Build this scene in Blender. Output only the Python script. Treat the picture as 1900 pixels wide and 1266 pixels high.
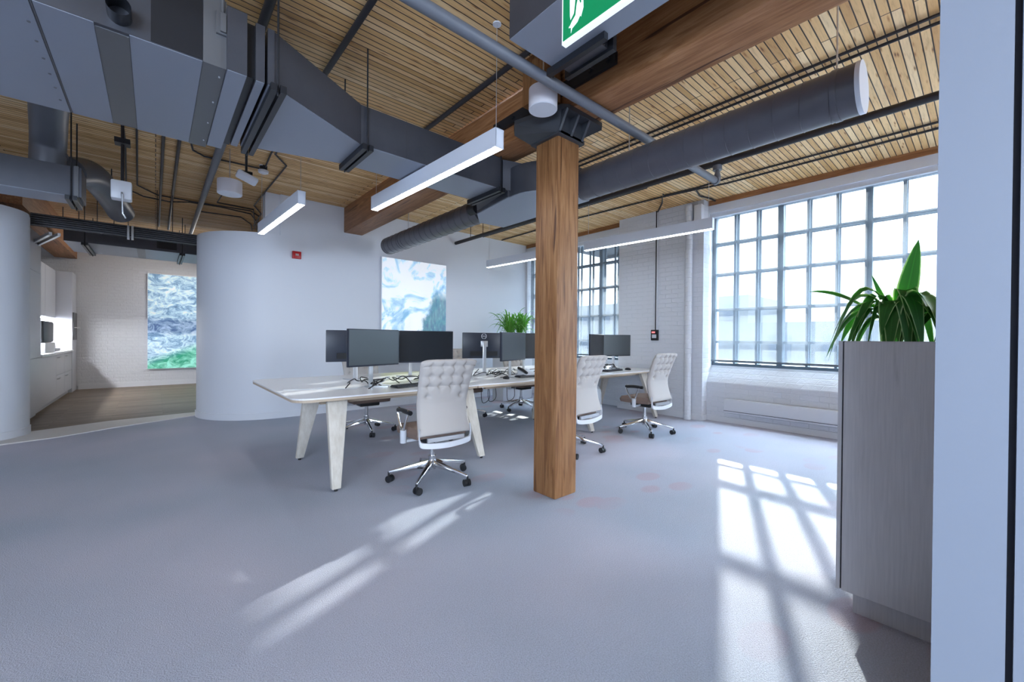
import bpy, bmesh, math, random
from mathutils import Vector, Matrix
random.seed(7)
PI = math.pi
scene = bpy.context.scene
for o in list(bpy.data.objects): bpy.data.objects.remove(o, do_unlink=True)
C = scene.collection

# ------------------------------------------------------------------ camera
F_PX, YAW, PITCH, ROLL, CAM_H = 762.58, 0.85558, -0.0059317, 0.0085715, 1.26
fw = Vector((math.cos(YAW)*math.cos(PITCH), math.sin(YAW)*math.cos(PITCH), math.sin(PITCH)))
rt = Vector((math.sin(YAW), -math.cos(YAW), 0)); up = rt.cross(fw)
r2 = rt*math.cos(ROLL)+up*math.sin(ROLL); u2 = -rt*math.sin(ROLL)+up*math.cos(ROLL)
cam = bpy.data.cameras.new('camera'); cam.sensor_width = 36; cam.lens = F_PX/1900*36
cam.clip_start = 0.05; cam.clip_end = 300
co = bpy.data.objects.new('camera', cam); C.objects.link(co)
M = Matrix((r2, u2, -fw)).transposed().to_4x4(); M.translation = (0, 0, CAM_H)
co.matrix_world = M; scene.camera = co

# ------------------------------------------------------------------ light
scene.view_settings.view_transform = 'Standard'; scene.view_settings.look = 'None'
scene.view_settings.gamma = 1; scene.view_settings.use_curve_mapping = False
scene.view_settings.exposure = 1.13
w = bpy.data.worlds.new('world'); scene.world = w; w.use_nodes = True
bg = w.node_tree.nodes['Background']; bg.inputs[0].default_value = (0.72, 0.84, 1.0, 1); bg.inputs[1].default_value = 3.2
_t = w.node_tree.nodes.new('ShaderNodeTexCoord'); _s = w.node_tree.nodes.new('ShaderNodeSeparateXYZ'); _r = w.node_tree.nodes.new('ShaderNodeMapRange')
_r.inputs[1].default_value = 0.0; _r.inputs[2].default_value = 0.8; _r.inputs[3].default_value = 0.95; _r.inputs[4].default_value = 32.0
w.node_tree.links.new(_t.outputs['Generated'], _s.inputs[0]); w.node_tree.links.new(_s.outputs[2], _r.inputs[0]); w.node_tree.links.new(_r.outputs[0], bg.inputs[1])
def light(name, kind, loc, direction, energy, color, **kw):
    l = bpy.data.lights.new(name, kind); l.energy = energy; l.color = color
    for k, v in kw.items(): setattr(l, k, v)
    o = bpy.data.objects.new(name, l); C.objects.link(o); o.location = loc
    o.rotation_euler = Vector(direction).to_track_quat('-Z', 'Y').to_euler(); return o
AZ, EL = math.radians(22.7), math.radians(20.0)
light('sun', 'SUN', (20, 8, 8), (-math.cos(AZ)*math.cos(EL), -math.sin(AZ)*math.cos(EL), -math.sin(EL)), 12.0, (1.0, 0.93, 0.84), angle=math.radians(0.8))
# added fill lights in place of unseen windows behind and beside the photographer
light('fill_light_back', 'AREA', (-3.6, -3.2, 2.3), (0.75, 0.95, -1.1), 300, (0.66, 0.80, 1.0), shape='RECTANGLE', size=4.2, size_y=2.4)
light('fill_light_side', 'AREA', (6.55, -3.6, 2.0), (-1, 0.35, -0.9), 200, (0.80, 0.89, 1.0), shape='RECTANGLE', size=3.6, size_y=2.3)

light('kitchen_fill_light', 'AREA', (1.0, 11.6, 3.3), (-.3, 0, -1), 26, (1.0, 0.97, 0.93), shape='RECTANGLE', size=1.8, size_y=1.2)  # added lamp, out of view, brightens the kitchen

# ------------------------------------------------------------------ materials
def mat(name, color=(.8, .8, .8), rough=.5, metal=0., emit=None, estr=0., spec=.5, alpha=1., trans=0., coat=0.):
    m = bpy.data.materials.new(name); m.use_nodes = True
    b = m.node_tree.nodes['Principled BSDF']
    b.inputs['Base Color'].default_value = (*color, 1); b.inputs['Roughness'].default_value = rough
    b.inputs['Metallic'].default_value = metal; b.inputs['Specular IOR Level'].default_value = spec
    b.inputs['Transmission Weight'].default_value = trans; b.inputs['Alpha'].default_value = alpha
    b.inputs['Coat Weight'].default_value = coat
    if emit: b.inputs['Emission Color'].default_value = (*emit, 1); b.inputs['Emission Strength'].default_value = estr
    return m
def N(m, t, **kw):
    n = m.node_tree.nodes.new(t)
    for k, v in kw.items():
        if k in n.inputs: n.inputs[k].default_value = v
        else: setattr(n, k, v)
    return n
def L(m, a, b): m.node_tree.links.new(a, b)
def ramp(m, fac, stops):
    r = N(m, 'ShaderNodeValToRGB'); e = r.color_ramp.elements
    while len(e) < len(stops): e.new(.5)
    for el, (p, c) in zip(e, stops): el.position = p; el.color = (*c, 1)
    L(m, fac, r.inputs[0]); return r.outputs[0]
def mapping(m, scale=(1, 1, 1), src='Object', rot=(0, 0, 0), loc=(0, 0, 0)):
    t = N(m, 'ShaderNodeTexCoord'); mp = N(m, 'ShaderNodeMapping'); mp.inputs['Scale'].default_value = scale
    mp.inputs['Rotation'].default_value = rot; mp.inputs['Location'].default_value = loc
    L(m, t.outputs[src], mp.inputs[0]); return mp.outputs[0]
def noise(m, vec, scale=5, detail=4, rough=.6, dist=0.):
    n = N(m, 'ShaderNodeTexNoise'); n.inputs['Scale'].default_value = scale; n.inputs['Detail'].default_value = detail
    n.inputs['Roughness'].default_value = rough; n.inputs['Distortion'].default_value = dist
    L(m, vec, n.inputs['Vector']); return n.outputs['Fac']
def bump(m, h, strength=.2, dist=.01):
    b = N(m, 'ShaderNodeBump'); b.inputs['Strength'].default_value = strength; b.inputs['Distance'].default_value = dist
    L(m, h, b.inputs['Height']); L(m, b.outputs[0], m.node_tree.nodes['Principled BSDF'].inputs['Normal'])
def base(m): return m.node_tree.nodes['Principled BSDF'].inputs['Base Color']
def mix(m, fac, a, b, mode='MIX'):
    n = N(m, 'ShaderNodeMix'); n.data_type = 'RGBA'; n.blend_type = mode
    for i, v in ((0, fac), (6, a), (7, b)):
        if hasattr(v, 'links'): L(m, v, n.inputs[i])
        else: n.inputs[i].default_value = v if i == 0 else (*v, 1)
    return n.outputs[2]
def math_(m, op, a, b=None):
    n = N(m, 'ShaderNodeMath'); n.operation = op
    for i, v in ((0, a), (1, b)):
        if v is None: continue
        if hasattr(v, 'links'): L(m, v, n.inputs[i])
        else: n.inputs[i].default_value = v
    return n.outputs[0]

def m_wall():
    m = mat('white_paint', (.70, .725, .78), .55); v = mapping(m, (1, 1, 1))
    bump(m, noise(m, v, 60, 3), .06, .004); return m
def m_brick():
    m = mat('painted_brick', (.66, .68, .73), .5)
    t = N(m, 'ShaderNodeTexCoord'); s = N(m, 'ShaderNodeSeparateXYZ'); c = N(m, 'ShaderNodeCombineXYZ')
    L(m, t.outputs['Object'], s.inputs[0])
    a = math_(m, 'ADD', s.outputs[0], s.outputs[1]); L(m, a, c.inputs[0]); L(m, s.outputs[2], c.inputs[1])
    b = N(m, 'ShaderNodeTexBrick'); b.inputs['Scale'].default_value = 1; b.inputs['Brick Width'].default_value = .215
    b.inputs['Row Height'].default_value = .075; b.inputs['Mortar Size'].default_value = .006; b.inputs['Mortar Smooth'].default_value = .6
    L(m, c.outputs[0], b.inputs['Vector'])
    n = noise(m, t.outputs['Object'], 22, 5)
    h = math_(m, 'ADD', math_(m, 'MULTIPLY', b.outputs['Fac'], -1.0), math_(m, 'MULTIPLY', n, .9)); bump(m, h, .5, .012)
    return m
def m_planks():
    m = mat('pine_ceiling_boards', (.6, .4, .2), .6)
    t = N(m, 'ShaderNodeTexCoord'); v = t.outputs['Object']
    b = N(m, 'ShaderNodeTexBrick'); b.offset = .37; b.offset_frequency = 3; b.squash = 1
    for k, x in (('Scale', 1), ('Brick Width', 3.7), ('Row Height', .0545), ('Mortar Size', .0044), ('Mortar Smooth', .3), ('Bias', 0)): b.inputs[k].default_value = x
    b.inputs['Color1'].default_value = (0, 0, 0, 1); b.inputs['Color2'].default_value = (1, 1, 1, 1); b.inputs['Mortar'].default_value = (.5, .5, .5, 1)
    L(m, v, b.inputs['Vector'])
    col = ramp(m, b.outputs['Color'], [(0, (.64, .365, .135)), (.35, (.78, .485, .205)), (.7, (.86, .58, .28)), (1, (.92, .69, .40))])
    mp = mapping(m, (1.2, 18, 1)); g = noise(m, mp, 4, 6, .65, .6)
    col = mix(m, .55, col, ramp(m, g, [(.25, (.50, .36, .25)), (.5, (1, 1, 1)), (.8, (1.15, 1.1, 1))]), 'MULTIPLY')
    mk = mapping(m, (2.6, 17, 1)); vo = N(m, 'ShaderNodeTexVoronoi'); vo.inputs['Scale'].default_value = 1.5; vo.inputs['Randomness'].default_value = 1; L(m, mk, vo.inputs['Vector'])
    col = mix(m, .85, col, ramp(m, vo.outputs['Distance'], [(.0, (.14, .06, .03)), (.07, (.22, .10, .05)), (.13, (.72, .55, .4)), (.24, (1, 1, 1))]), 'MULTIPLY')
    st = ramp(m, noise(m, mapping(m, (.7, 1.1, 1)), 1.2, 3), [(.35, (.8, .74, .68)), (.6, (1, 1, 1))])
    col = mix(m, .6, col, st, 'MULTIPLY')
    col = mix(m, b.outputs['Fac'], col, (.035, .018, .01))
    L(m, col, base(m)); bump(m, math_(m, 'MULTIPLY', b.outputs['Fac'], -1.), .5, .008); return m
def m_timber(name, axis, c0, c1, c2):
    m = mat(name, c1, .55); s = [14, 14, 14]; s[axis] = .9
    v = mapping(m, tuple(s)); g = noise(m, v, 2.2, 7, .6, 1.2)
    col = ramp(m, g, [(.28, c0), (.5, c1), (.72, c2)])
    s2 = [9, 9, 9]; s2[axis] = .35; k = noise(m, mapping(m, tuple(s2), loc=(3, 1, 2)), 2.4, 4, .5, .5)
    col = mix(m, 1, col, ramp(m, k, [(.30, (.25, .16, .1)), (.345, (1, 1, 1))]), 'MULTIPLY')
    big = noise(m, mapping(m, (.8, .8, .8)), 1.3, 2); col = mix(m, .6, col, ramp(m, big, [(.3, (.72, .62, .55)), (.65, (1.1, 1.1, 1.1))]), 'MULTIPLY')
    L(m, col, base(m)); bump(m, math_(m, 'ADD', g, k), .35, .006); return m
def m_carpet():
    m = mat('grey_lilac_carpet', (.3, .3, .35), .62, spec=.35)
    v = mapping(m, (1, 1, 1)); n1 = noise(m, v, .55, 2, .5)
    col = ramp(m, n1, [(.36, (.40, .445, .54)), (.62, (.53, .525, .62))])
    fib = noise(m, v, 170, 3); col = mix(m, .5, col, ramp(m, fib, [(.3, (.55, .55, .55)), (.7, (1.25, 1.25, 1.25))]), 'MULTIPLY')
    vo = N(m, 'ShaderNodeTexVoronoi'); vo.inputs['Scale'].default_value = 1.0; L(m, mapping(m, (2.1, 3.4, 1), rot=(0, 0, .35)), vo.inputs['Vector'])
    wv = N(m, 'ShaderNodeTexWave'); wv.inputs['Scale'].default_value = 26; wv.inputs['Distortion'].default_value = .6; L(m, mapping(m, (1, 1, 1), rot=(0, 0, .5)), wv.inputs['Vector'])
    mask = ramp(m, vo.outputs['Distance'], [(.30, (1, 1, 1)), (.36, (0, 0, 0))])
    gate = ramp(m, noise(m, v, .7, 1), [(.47, (0, 0, 0)), (.58, (1, 1, 1))])
    s = N(m, 'ShaderNodeSeparateXYZ'); L(m, v, s.inputs[0])
    gate = math_(m, 'MULTIPLY', gate, ramp(m, math_(m, 'MULTIPLY', s.outputs[0], .25), [(.30, (0, 0, 0)), (.55, (1, 1, 1))]))
    mk = math_(m, 'MULTIPLY', math_(m, 'MULTIPLY', mask, gate), math_(m, 'MULTIPLY', math_(m, 'ADD', math_(m, 'MULTIPLY', wv.outputs['Fac'], .5), .25), .75))
    col = mix(m, mk, col, (.50, .30, .36)); L(m, col, base(m))
    ww = N(m, 'ShaderNodeTexWave'); ww.inputs['Scale'].default_value = 70; ww.inputs['Distortion'].default_value = 2.5; ww.inputs['Detail'].default_value = 2; L(m, mapping(m, (1, 1, 1), rot=(0, 0, .75)), ww.inputs['Vector'])
    bump(m, fib, .9, .007); return m
def m_vinyl():
    m = mat('brown_wood_floor', (.2, .14, .09), .45)
    b = N(m, 'ShaderNodeTexBrick')
    for k, x in (('Scale', 1), ('Brick Width', 1.2), ('Row Height', .15), ('Mortar Size', .002)): b.inputs[k].default_value = x
    b.inputs['Color1'].default_value = (.12, .085, .058, 1); b.inputs['Color2'].default_value = (.20, .155, .11, 1); b.inputs['Mortar'].default_value = (.06, .04, .03, 1)
    L(m, mapping(m), b.inputs['Vector'])
    g = noise(m, mapping(m, (1.2, 10, 1)), 3, 5, .7, .5)
    L(m, mix(m, .8, b.outputs['Color'], ramp(m, g, [(.3, (.5, .42, .36)), (.7, (1.35, 1.35, 1.35))]), 'MULTIPLY'), base(m)); return m
def m_duct():
    m = mat('grey_duct_paint', (.125, .135, .16), .38, .45)
    v = mapping(m); L(m, ramp(m, noise(m, v, 3, 4), [(.3, (.075, .08, .097)), (.7, (.095, .10, .12))]), base(m)); return m
def m_spiral():
    m = mat('spiral_duct_paint', (.085, .085, .10), .34, .1, spec=.6)
    L(m, ramp(m, noise(m, mapping(m), 3, 4), [(.3, (.072, .072, .088)), (.7, (.095, .095, .112))]), base(m)); return m
def m_shade():
    m = bpy.data.materials.new('sheer_shade_fabric'); m.use_nodes = True; nt = m.node_tree; nt.nodes.clear()
    out = nt.nodes.new('ShaderNodeOutputMaterial'); t = nt.nodes.new('ShaderNodeBsdfTransparent'); t.inputs[0].default_value = (.95, .97, 1, 1)
    d = nt.nodes.new('ShaderNodeBsdfTranslucent'); d.inputs[0].default_value = (.17, .185, .20, 1)
    d2 = nt.nodes.new('ShaderNodeBsdfDiffuse'); d2.inputs[0].default_value = (.20, .21, .23, 1)
    mx = nt.nodes.new('ShaderNodeMixShader'); mx.inputs[0].default_value = .5
    m2 = nt.nodes.new('ShaderNodeMixShader')
    wv = nt.nodes.new('ShaderNodeTexNoise'); wv.inputs['Scale'].default_value = 3
    tc = nt.nodes.new('ShaderNodeTexCoord'); mp = nt.nodes.new('ShaderNodeMapping'); mp.inputs['Scale'].default_value = (1, 2, 30)
    nt.links.new(tc.outputs['Object'], mp.inputs[0]); nt.links.new(mp.outputs[0], wv.inputs['Vector'])
    rr = nt.nodes.new('ShaderNodeMapRange'); rr.inputs[3].default_value = .52; rr.inputs[4].default_value = .62
    nt.links.new(wv.outputs['Fac'], rr.inputs[0]); nt.links.new(rr.outputs[0], m2.inputs[0])
    nt.links.new(d.outputs[0], mx.inputs[1]); nt.links.new(d2.outputs[0], mx.inputs[2])
    nt.links.new(mx.outputs[0], m2.inputs[1]); nt.links.new(t.outputs[0], m2.inputs[2]); nt.links.new(m2.outputs[0], out.inputs[0]); return m
def m_glass():
    m = bpy.data.materials.new('window_glass'); m.use_nodes = True; nt = m.node_tree; nt.nodes.clear()
    out = nt.nodes.new('ShaderNodeOutputMaterial'); t = nt.nodes.new('ShaderNodeBsdfTransparent'); t.inputs[0].default_value = (.94, .98, .98, 1)
    g = nt.nodes.new('ShaderNodeBsdfGlossy'); g.inputs['Roughness'].default_value = .02
    mx = nt.nodes.new('ShaderNodeMixShader'); mx.inputs[0].default_value = .06
    nt.links.new(t.outputs[0], mx.inputs[1]); nt.links.new(g.outputs[0], mx.inputs[2]); nt.links.new(mx.outputs[0], out.inputs[0]); return m
def m_leaf(name, cc, edge):
    m = mat(name, cc, .38, spec=.4)
    b = m.node_tree.nodes['Principled BSDF']
    t = N(m, 'ShaderNodeUVMap'); s = N(m, 'ShaderNodeSeparateXYZ'); L(m, t.outputs[0], s.inputs[0])
    d = math_(m, 'ABSOLUTE', math_(m, 'SUBTRACT', s.outputs[0], .5))
    c = ramp(m, d, [(0, tuple(x*1.5 for x in cc)), (.07, cc), (.40, tuple(x*1.3 for x in cc)), (.46, edge)])
    L(m, c, base(m)); b.inputs['Subsurface Weight'].default_value = 0
    nt = m.node_tree; tr = nt.nodes.new('ShaderNodeBsdfTranslucent'); L(m, mix(m, 1, c, (1.4, 1.9, .8), 'MULTIPLY'), tr.inputs[0])
    mx = nt.nodes.new('ShaderNodeMixShader'); mx.inputs[0].default_value = .24
    out = nt.nodes['Material Output']; nt.links.new(b.outputs[0], mx.inputs[1]); nt.links.new(tr.outputs[0], mx.inputs[2]); nt.links.new(mx.outputs[0], out.inputs[0]); return m
def m_art(kind):
    m = mat('art_'+kind, (.5, .5, .5), .5); b = m.node_tree.nodes['Principled BSDF']
    t = N(m, 'ShaderNodeTexCoord'); v = t.outputs['Generated']; s = N(m, 'ShaderNodeSeparateXYZ'); L(m, v, s.inputs[0])
    if kind == 'clouds':
        n = noise(m, mapping(m, (1.0, 1, 1.5), 'Generated'), 2.2, 5, .55, 2.2)
        col = ramp(m, n, [(.34, (.25, .50, .72)), (.44, (.55, .76, .90)), (.52, (.95, .97, 1)), (.62, (.85, .88, .90)), (.7, (1, 1, 1))])
        e = math_(m, 'ADD', math_(m, 'MULTIPLY', s.outputs[0], 1.0), math_(m, 'MULTIPLY', noise(m, v, 9, 4), .28))
        e = math_(m, 'SUBTRACT', e, math_(m, 'MULTIPLY', s.outputs[2], .55))
        low = ramp(m, e, [(.52, (0, 0, 0)), (.60, (1, 1, 1))])
        dk = ramp(m, noise(m, mapping(m, (3, 1, 1.2), 'Generated'), 9, 4), [(.35, (.07, .16, .28)), (.6, (.12, .32, .36)), (.75, (.3, .5, .6))])
        msk = math_(m, 'MULTIPLY', low, ramp(m, s.outputs[2], [(.0, (1, 1, 1)), (.62, (.9, .9, .9)), (.74, (0, 0, 0))]))
        col = mix(m, msk, col, dk)
        yb = ramp(m, math_(m, 'ADD', s.outputs[2], math_(m, 'MULTIPLY', noise(m, v, 6, 3), .1)), [(.28, (1, 1, 1)), (.32, (0, 0, 0))])
        col = mix(m, yb, col, ramp(m, noise(m, v, 12, 3), [(.4, (.45, .6, .08)), (.6, (.85, .85, .2))])); st = 1.1
    else:
        n = noise(m, mapping(m, (1.0, 1, 3.0), 'Generated'), 5, 6, .72, 1.2)
        col = ramp(m, n, [(.30, (.06, .13, .30)), (.44, (.24, .42, .62)), (.53, (.55, .76, .88)), (.66, (.9, .98, 1))])
        g = ramp(m, math_(m, 'SUBTRACT', s.outputs[2], math_(m, 'MULTIPLY', s.outputs[0], .22)), [(.02, (1, 1, 1)), (.12, (0, 0, 0))])
        col = mix(m, g, col, ramp(m, n, [(.4, (.03, .35, .2)), (.6, (.35, .85, .7))]))
        band = ramp(m, s.outputs[2], [(.34, (0, 0, 0)), (.40, (.7, .7, .7)), (.50, (.7, .7, .7)), (.55, (0, 0, 0))])
        col = mix(m, band, col, ramp(m, n, [(.4, (.02, .05, .2)), (.65, (.3, .45, .7))])); st = 1.0
    L(m, col, base(m)); L(m, col, b.inputs['Emission Color']); b.inputs['Emission Strength'].default_value = st*.16; return m

MW = m_wall(); MBR = m_brick(); MPL = m_planks()
MBEAM = m_timber('douglas_fir_beam', 1, (.18, .07, .022), (.32, .145, .055), (.45, .235, .11))
MCOL = m_timber('douglas_fir_post', 2, (.13, .05, .016), (.255, .118, .042), (.36, .19, .082))
MCARP = m_carpet(); MVIN = m_vinyl(); MDUCT = m_duct(); MSPI = m_spiral(); MLITPANEL = mat('lit_duct_panel', (.27, .30, .36), .42, .2); MELB = mat('elbow_duct_paint', (.14, .15, .175), .4, .2)  # pale underside panels, with light from below put into their colour
MCAST = mat('cast_iron', (.055, .06, .07), .4, .3)
MIRON = mat('dark_steel', (.022, .024, .03), .4, .3)
MROD = mat('black_conduit', (.03, .028, .032), .45, .2)
MPIPE = mat('grey_pipe_paint', (.13, .14, .165), .4)
MSTRAP = mat('raw_sheet_metal', (.15, .155, .165), .4, .3)
MFRAME = mat('window_steel', (.09, .125, .16), .4)
MFRAME2 = mat('outer_window_steel', (.16, .20, .24), .5)
MSHADE = m_shade(); MGLASS = m_glass()
MWHITE = mat('white_enamel', (.70, .72, .77), .35); MFIX = mat('white_aluminium', (.66, .70, .78), .4, .1)
MLED = mat('led_diffuser', (1, 1, 1), .5, emit=(.92, .96, 1), estr=10)
MDESK = mat('white_laminate', (.80, .80, .82), .28); MPLY = mat('birch_ply_edge', (.50, .40, .30), .5)
MLEG = mat('pale_birch', (.60, .56, .50), .45); L(MLEG, ramp(MLEG, noise(MLEG, mapping(MLEG, (12, 12, 1.2)), 3, 4), [(.3, (.54, .49, .42)), (.7, (.66, .62, .56))]), base(MLEG))
MCHAIR = mat('cream_upholstery', (.47, .44, .42), .8); MSEAT = mat('taupe_seat_fabric', (.20, .14, .115), .8)
MCHROME = mat('polished_aluminium', (.72, .73, .75), .12, 1.); MBLK = mat('black_plastic', (.012, .013, .016), .4)
MGREYPL = mat('white_grey_plastic', (.62, .65, .70), .35); MSCR = mat('reflecting_screen', (.045, .058, .065), .28, spec=.9); MBACK = mat('monitor_back', (.018, .024, .04), .35)  # screen colour raised, window reflection put into it
MSILV = mat('silver_stand', (.62, .64, .67), .3, .7); MKIT = mat('kitchen_laminate', (.56, .58, .64), .3)
MCTOP = mat('worktop', (.75, .77, .80), .25); MGAP = mat('dark_gap', (.02, .025, .04), .6)
MCAB = None
def m_cab():
    m = mat('grey_brushed_laminate', (.36, .36, .38), .35); g = noise(m, mapping(m, (1, 30, 1.2)), 4, 5)
    col = ramp(m, g, [(.3, (.46, .46, .49)), (.7, (.54, .535, .56))]); s = noise(m, mapping(m, (1, 22, 2.0), loc=(0, 2, 5)), 1.1, 3)
    L(m, mix(m, .5, col, ramp(m, s, [(.26, (.62, .62, .64)), (.36, (1, 1, 1))]), 'MULTIPLY'), base(m)); return m
MCAB = m_cab(); MRED = mat('red_enamel', (.45, .01, .015), .35); MGREEN = mat('exit_green', (.0, .16, .06), .4, emit=(.0, .20, .07), estr=.35)
MEXW = mat('exit_white', (.8, .85, .85), .4, emit=(.8, .88, .9), estr=.35); MSOIL = mat('soil', (.03, .02, .015), .9)
MDRUM = mat('opal_diffuser', (.70, .68, .72), .5); MLF = m_leaf('striped_leaf', (.025, .13, .02), (.45, .60, .30)); MLF2 = m_leaf('fern_leaf', (.07, .22, .03), (.16, .36, .06))
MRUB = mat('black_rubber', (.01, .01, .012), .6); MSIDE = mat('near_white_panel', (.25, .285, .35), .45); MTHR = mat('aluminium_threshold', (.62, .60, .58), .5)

# ------------------------------------------------------------------ mesh helpers
class MB:
    def __init__(s): s.v = []; s.f = []; s.sm = []; s.uv = {}
    def add(s, vs, fs, smooth=False):
        o = len(s.v); s.v += [tuple(v) for v in vs]
        for f in fs: s.f.append(tuple(i+o for i in f)); s.sm.append(smooth)
        return s
    def box(s, a, b, rot=None, piv=None):
        x0, y0, z0 = a; x1, y1, z1 = b
        vs = [Vector(p) for p in ((x0, y0, z0), (x1, y0, z0), (x1, y1, z0), (x0, y1, z0), (x0, y0, z1), (x1, y0, z1), (x1, y1, z1), (x0, y1, z1))]
        if rot is not None:
            p = Vector(piv) if piv is not None else (Vector(a)+Vector(b))/2
            vs = [rot @ (v-p)+p for v in vs]
        return s.add(vs, [(0, 3, 2, 1), (4, 5, 6, 7), (0, 1, 5, 4), (1, 2, 6, 5), (2, 3, 7, 6), (3, 0, 4, 7)])
    def prism(s, poly, z0, z1, smooth=False):
        n = len(poly); vs = [(x, y, z0) for x, y in poly]+[(x, y, z1) for x, y in poly]
        fs = [tuple(range(n))[::-1], tuple(range(n, 2*n))]
        s.add(vs, fs); o = len(s.v)-2*n
        for i in range(n): s.f.append((o+i, o+(i+1) % n, o+n+(i+1) % n, o+n+i)); s.sm.append(smooth)
        return s
    def loft(s, rings, cap=True, smooth=False, closed=True):
        n = len(rings[0]); vs = [p for r in rings for p in r]; fs = []
        for k in range(len(rings)-1):
            for i in range(n if closed else n-1):
                j = (i+1) % n; fs.append((k*n+i, k*n+j, (k+1)*n+j, (k+1)*n+i))
        o = len(s.v); s.add(vs, fs, smooth)
        if cap: s.f.append(tuple(o+i for i in range(n))[::-1]); s.sm.append(False); s.f.append(tuple(o+(len(rings)-1)*n+i for i in range(n))); s.sm.append(False)
        return s
    def tube(s, pts, r, n=12, cap=True):
        pts = [Vector(p) for p in pts]; rs = r if isinstance(r, (list, tuple)) else [r]*len(pts)
        rings = []; ref = None
        for i, p in enumerate(pts):
            t = ((pts[min(i+1, len(pts)-1)]-p).normalized()+(p-pts[max(i-1, 0)]).normalized())
            t = t.normalized() if t.length > 1e-6 else Vector((0, 0, 1))
            if ref is None: ref = Vector((0, 0, 1)) if abs(t.z) < .9 else Vector((1, 0, 0))
            a = t.cross(ref).normalized(); b = t.cross(a).normalized(); ref = b.cross(t).normalized() if False else ref
            if i and a.dot(pa) < 0: a = -a; b = -b
            pa = a
            rings.append([p+(a*math.cos(2*PI*k/n)+b*math.sin(2*PI*k/n))*rs[i] for k in range(n)])
        return s.loft(rings, cap, True)
    def cyl(s, c, r, z0, z1, n=24, r2=None):
        r2 = r if r2 is None else r2
        return s.loft([[(c[0]+r*math.cos(2*PI*k/n), c[1]+r*math.sin(2*PI*k/n), z0) for k in range(n)], [(c[0]+r2*math.cos(2*PI*k/n), c[1]+r2*math.sin(2*PI*k/n), z1) for k in range(n)]], True, True)
    def lathe(s, c, prof, n=28):
        return s.loft([[(c[0]+r*math.cos(2*PI*k/n), c[1]+r*math.sin(2*PI*k/n), z) for k in range(n)] for r, z in prof], True, True)
    def build(s, name, m, parent=None, bevel=0, seg=2, uvs=None):
        loc = Vector((0, 0, 0))
        if parent is not None:
            if parent.get('_w') is not None: loc = Vector(parent['_w'])
            else: loc = Vector(parent.get('_o', (0, 0, 0)))
        elif s.v:
            xs = [Vector(v) for v in s.v]
            lo = [min(v[i] for v in xs) for i in range(3)]; hi = [max(v[i] for v in xs) for i in range(3)]
            loc = Vector(((lo[0]+hi[0])/2, (lo[1]+hi[1])/2, lo[2]))
        keepworld = name in ('floor', 'ceiling') or name.startswith('wall')
        if keepworld and parent is None: loc = Vector((0, 0, 0))
        me = bpy.data.meshes.new(name); me.from_pydata([tuple(Vector(v)-loc) for v in s.v], [], s.f)
        me.polygons.foreach_set('use_smooth', s.sm)
        bm = bmesh.new(); bm.from_mesh(me); bmesh.ops.recalc_face_normals(bm, faces=bm.faces[:])
        if bevel:
            es = [e for e in bm.edges if len(e.link_faces) == 2 and e.calc_face_angle(0) > .6]
            bmesh.ops.bevel(bm, geom=es, offset=bevel, segments=seg, affect='EDGES', profile=.5, clamp_overlap=True)
        bm.to_mesh(me); bm.free()
        if any(s.sm) or bevel:
            me.set_sharp_from_angle(angle=math.radians(38))
        me.update(); me.materials.append(m)
        o = bpy.data.objects.new(name, me); C.objects.link(o)
        if parent is not None:
            o.parent = parent
            # world offset already removed; a part of a mesh parent keeps that parent's frame
            o['_o'] = tuple(loc)
        else:
            o.location = loc; o['_w'] = tuple(loc)
        return o
def thing(name, label, cat, loc=(0, 0, 0), group=None, local=False):
    o = bpy.data.objects.new(name, None); C.objects.link(o); o.location = loc; o.empty_display_size = .1
    o['label'] = label; o['category'] = cat; o['_w'] = (0., 0., 0.) if local else tuple(float(x) for x in loc)
    if group: o['group'] = group
    return o
def tag(o, label, cat, group=None):
    o['label'] = label; o['category'] = cat
    if group: o['group'] = group
    return o
def struct(o): o['kind'] = 'structure'; return o
def dup(root, loc, rotz=0, label=None):
    def cp(o, parent):
        c = o.copy(); C.objects.link(c)
        if parent is not None: c.parent = parent
        for ch in o.children: cp(ch, c)
        return c
    kids = root; r = cp(root, None); r.location = loc; r.rotation_euler = (0, 0, rotz)
    if label: r['label'] = label
    return r
def rz(a): return Matrix.Rotation(a, 3, 'Z')
def arc(cx, cy, r, a0, a1, n):
    return [(cx+r*math.cos(math.radians(a0+(a1-a0)*i/n)), cy+r*math.sin(math.radians(a0+(a1-a0)*i/n))) for i in range(n+1)]
def spline(pts, n=8):
    P = [Vector(p) for p in pts]; P = [P[0]*2-P[1]]+P+[P[-1]*2-P[-2]]; out = []
    for i in range(1, len(P)-2):
        for k in range(n):
            t = k/n; a, b, c, d = P[i-1:i+3]
            out.append(.5*((2*b)+(c-a)*t+(2*a-5*b+4*c-d)*t*t+(3*b-a-3*c+d)*t**3))
    return out+[P[-2]]

# ================================================================== SETTING
CEIL = 3.46
struct(MB().box((-6, -6, -.12), (6.95, 14.0, 0)).build('floor', MCARP))
kit = MB().prism([(-4.0, 7.9), (-1.19, 8.05), (-.515, 8.345), (.506, 8.479), (3.0, 8.6), (3.0, 13.65), (-4.0, 13.65)], 0, .006).build('floor_kitchen', MVIN); struct(kit)
o = MB().prism([(-1.6, 7.20), (-1.32, 7.296), (-.903, 7.412), (-.424, 7.721), (.467, 8.151), (.60, 8.22), (.506, 8.479), (-.515, 8.345), (-1.19, 8.05), (-1.6, 7.98)], 0, .012).build('trim_1', MTHR); struct(o)
struct(MB().box((-6, -6, CEIL), (6.95, 14.0, CEIL+.1)).build('ceiling', MPL))
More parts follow.
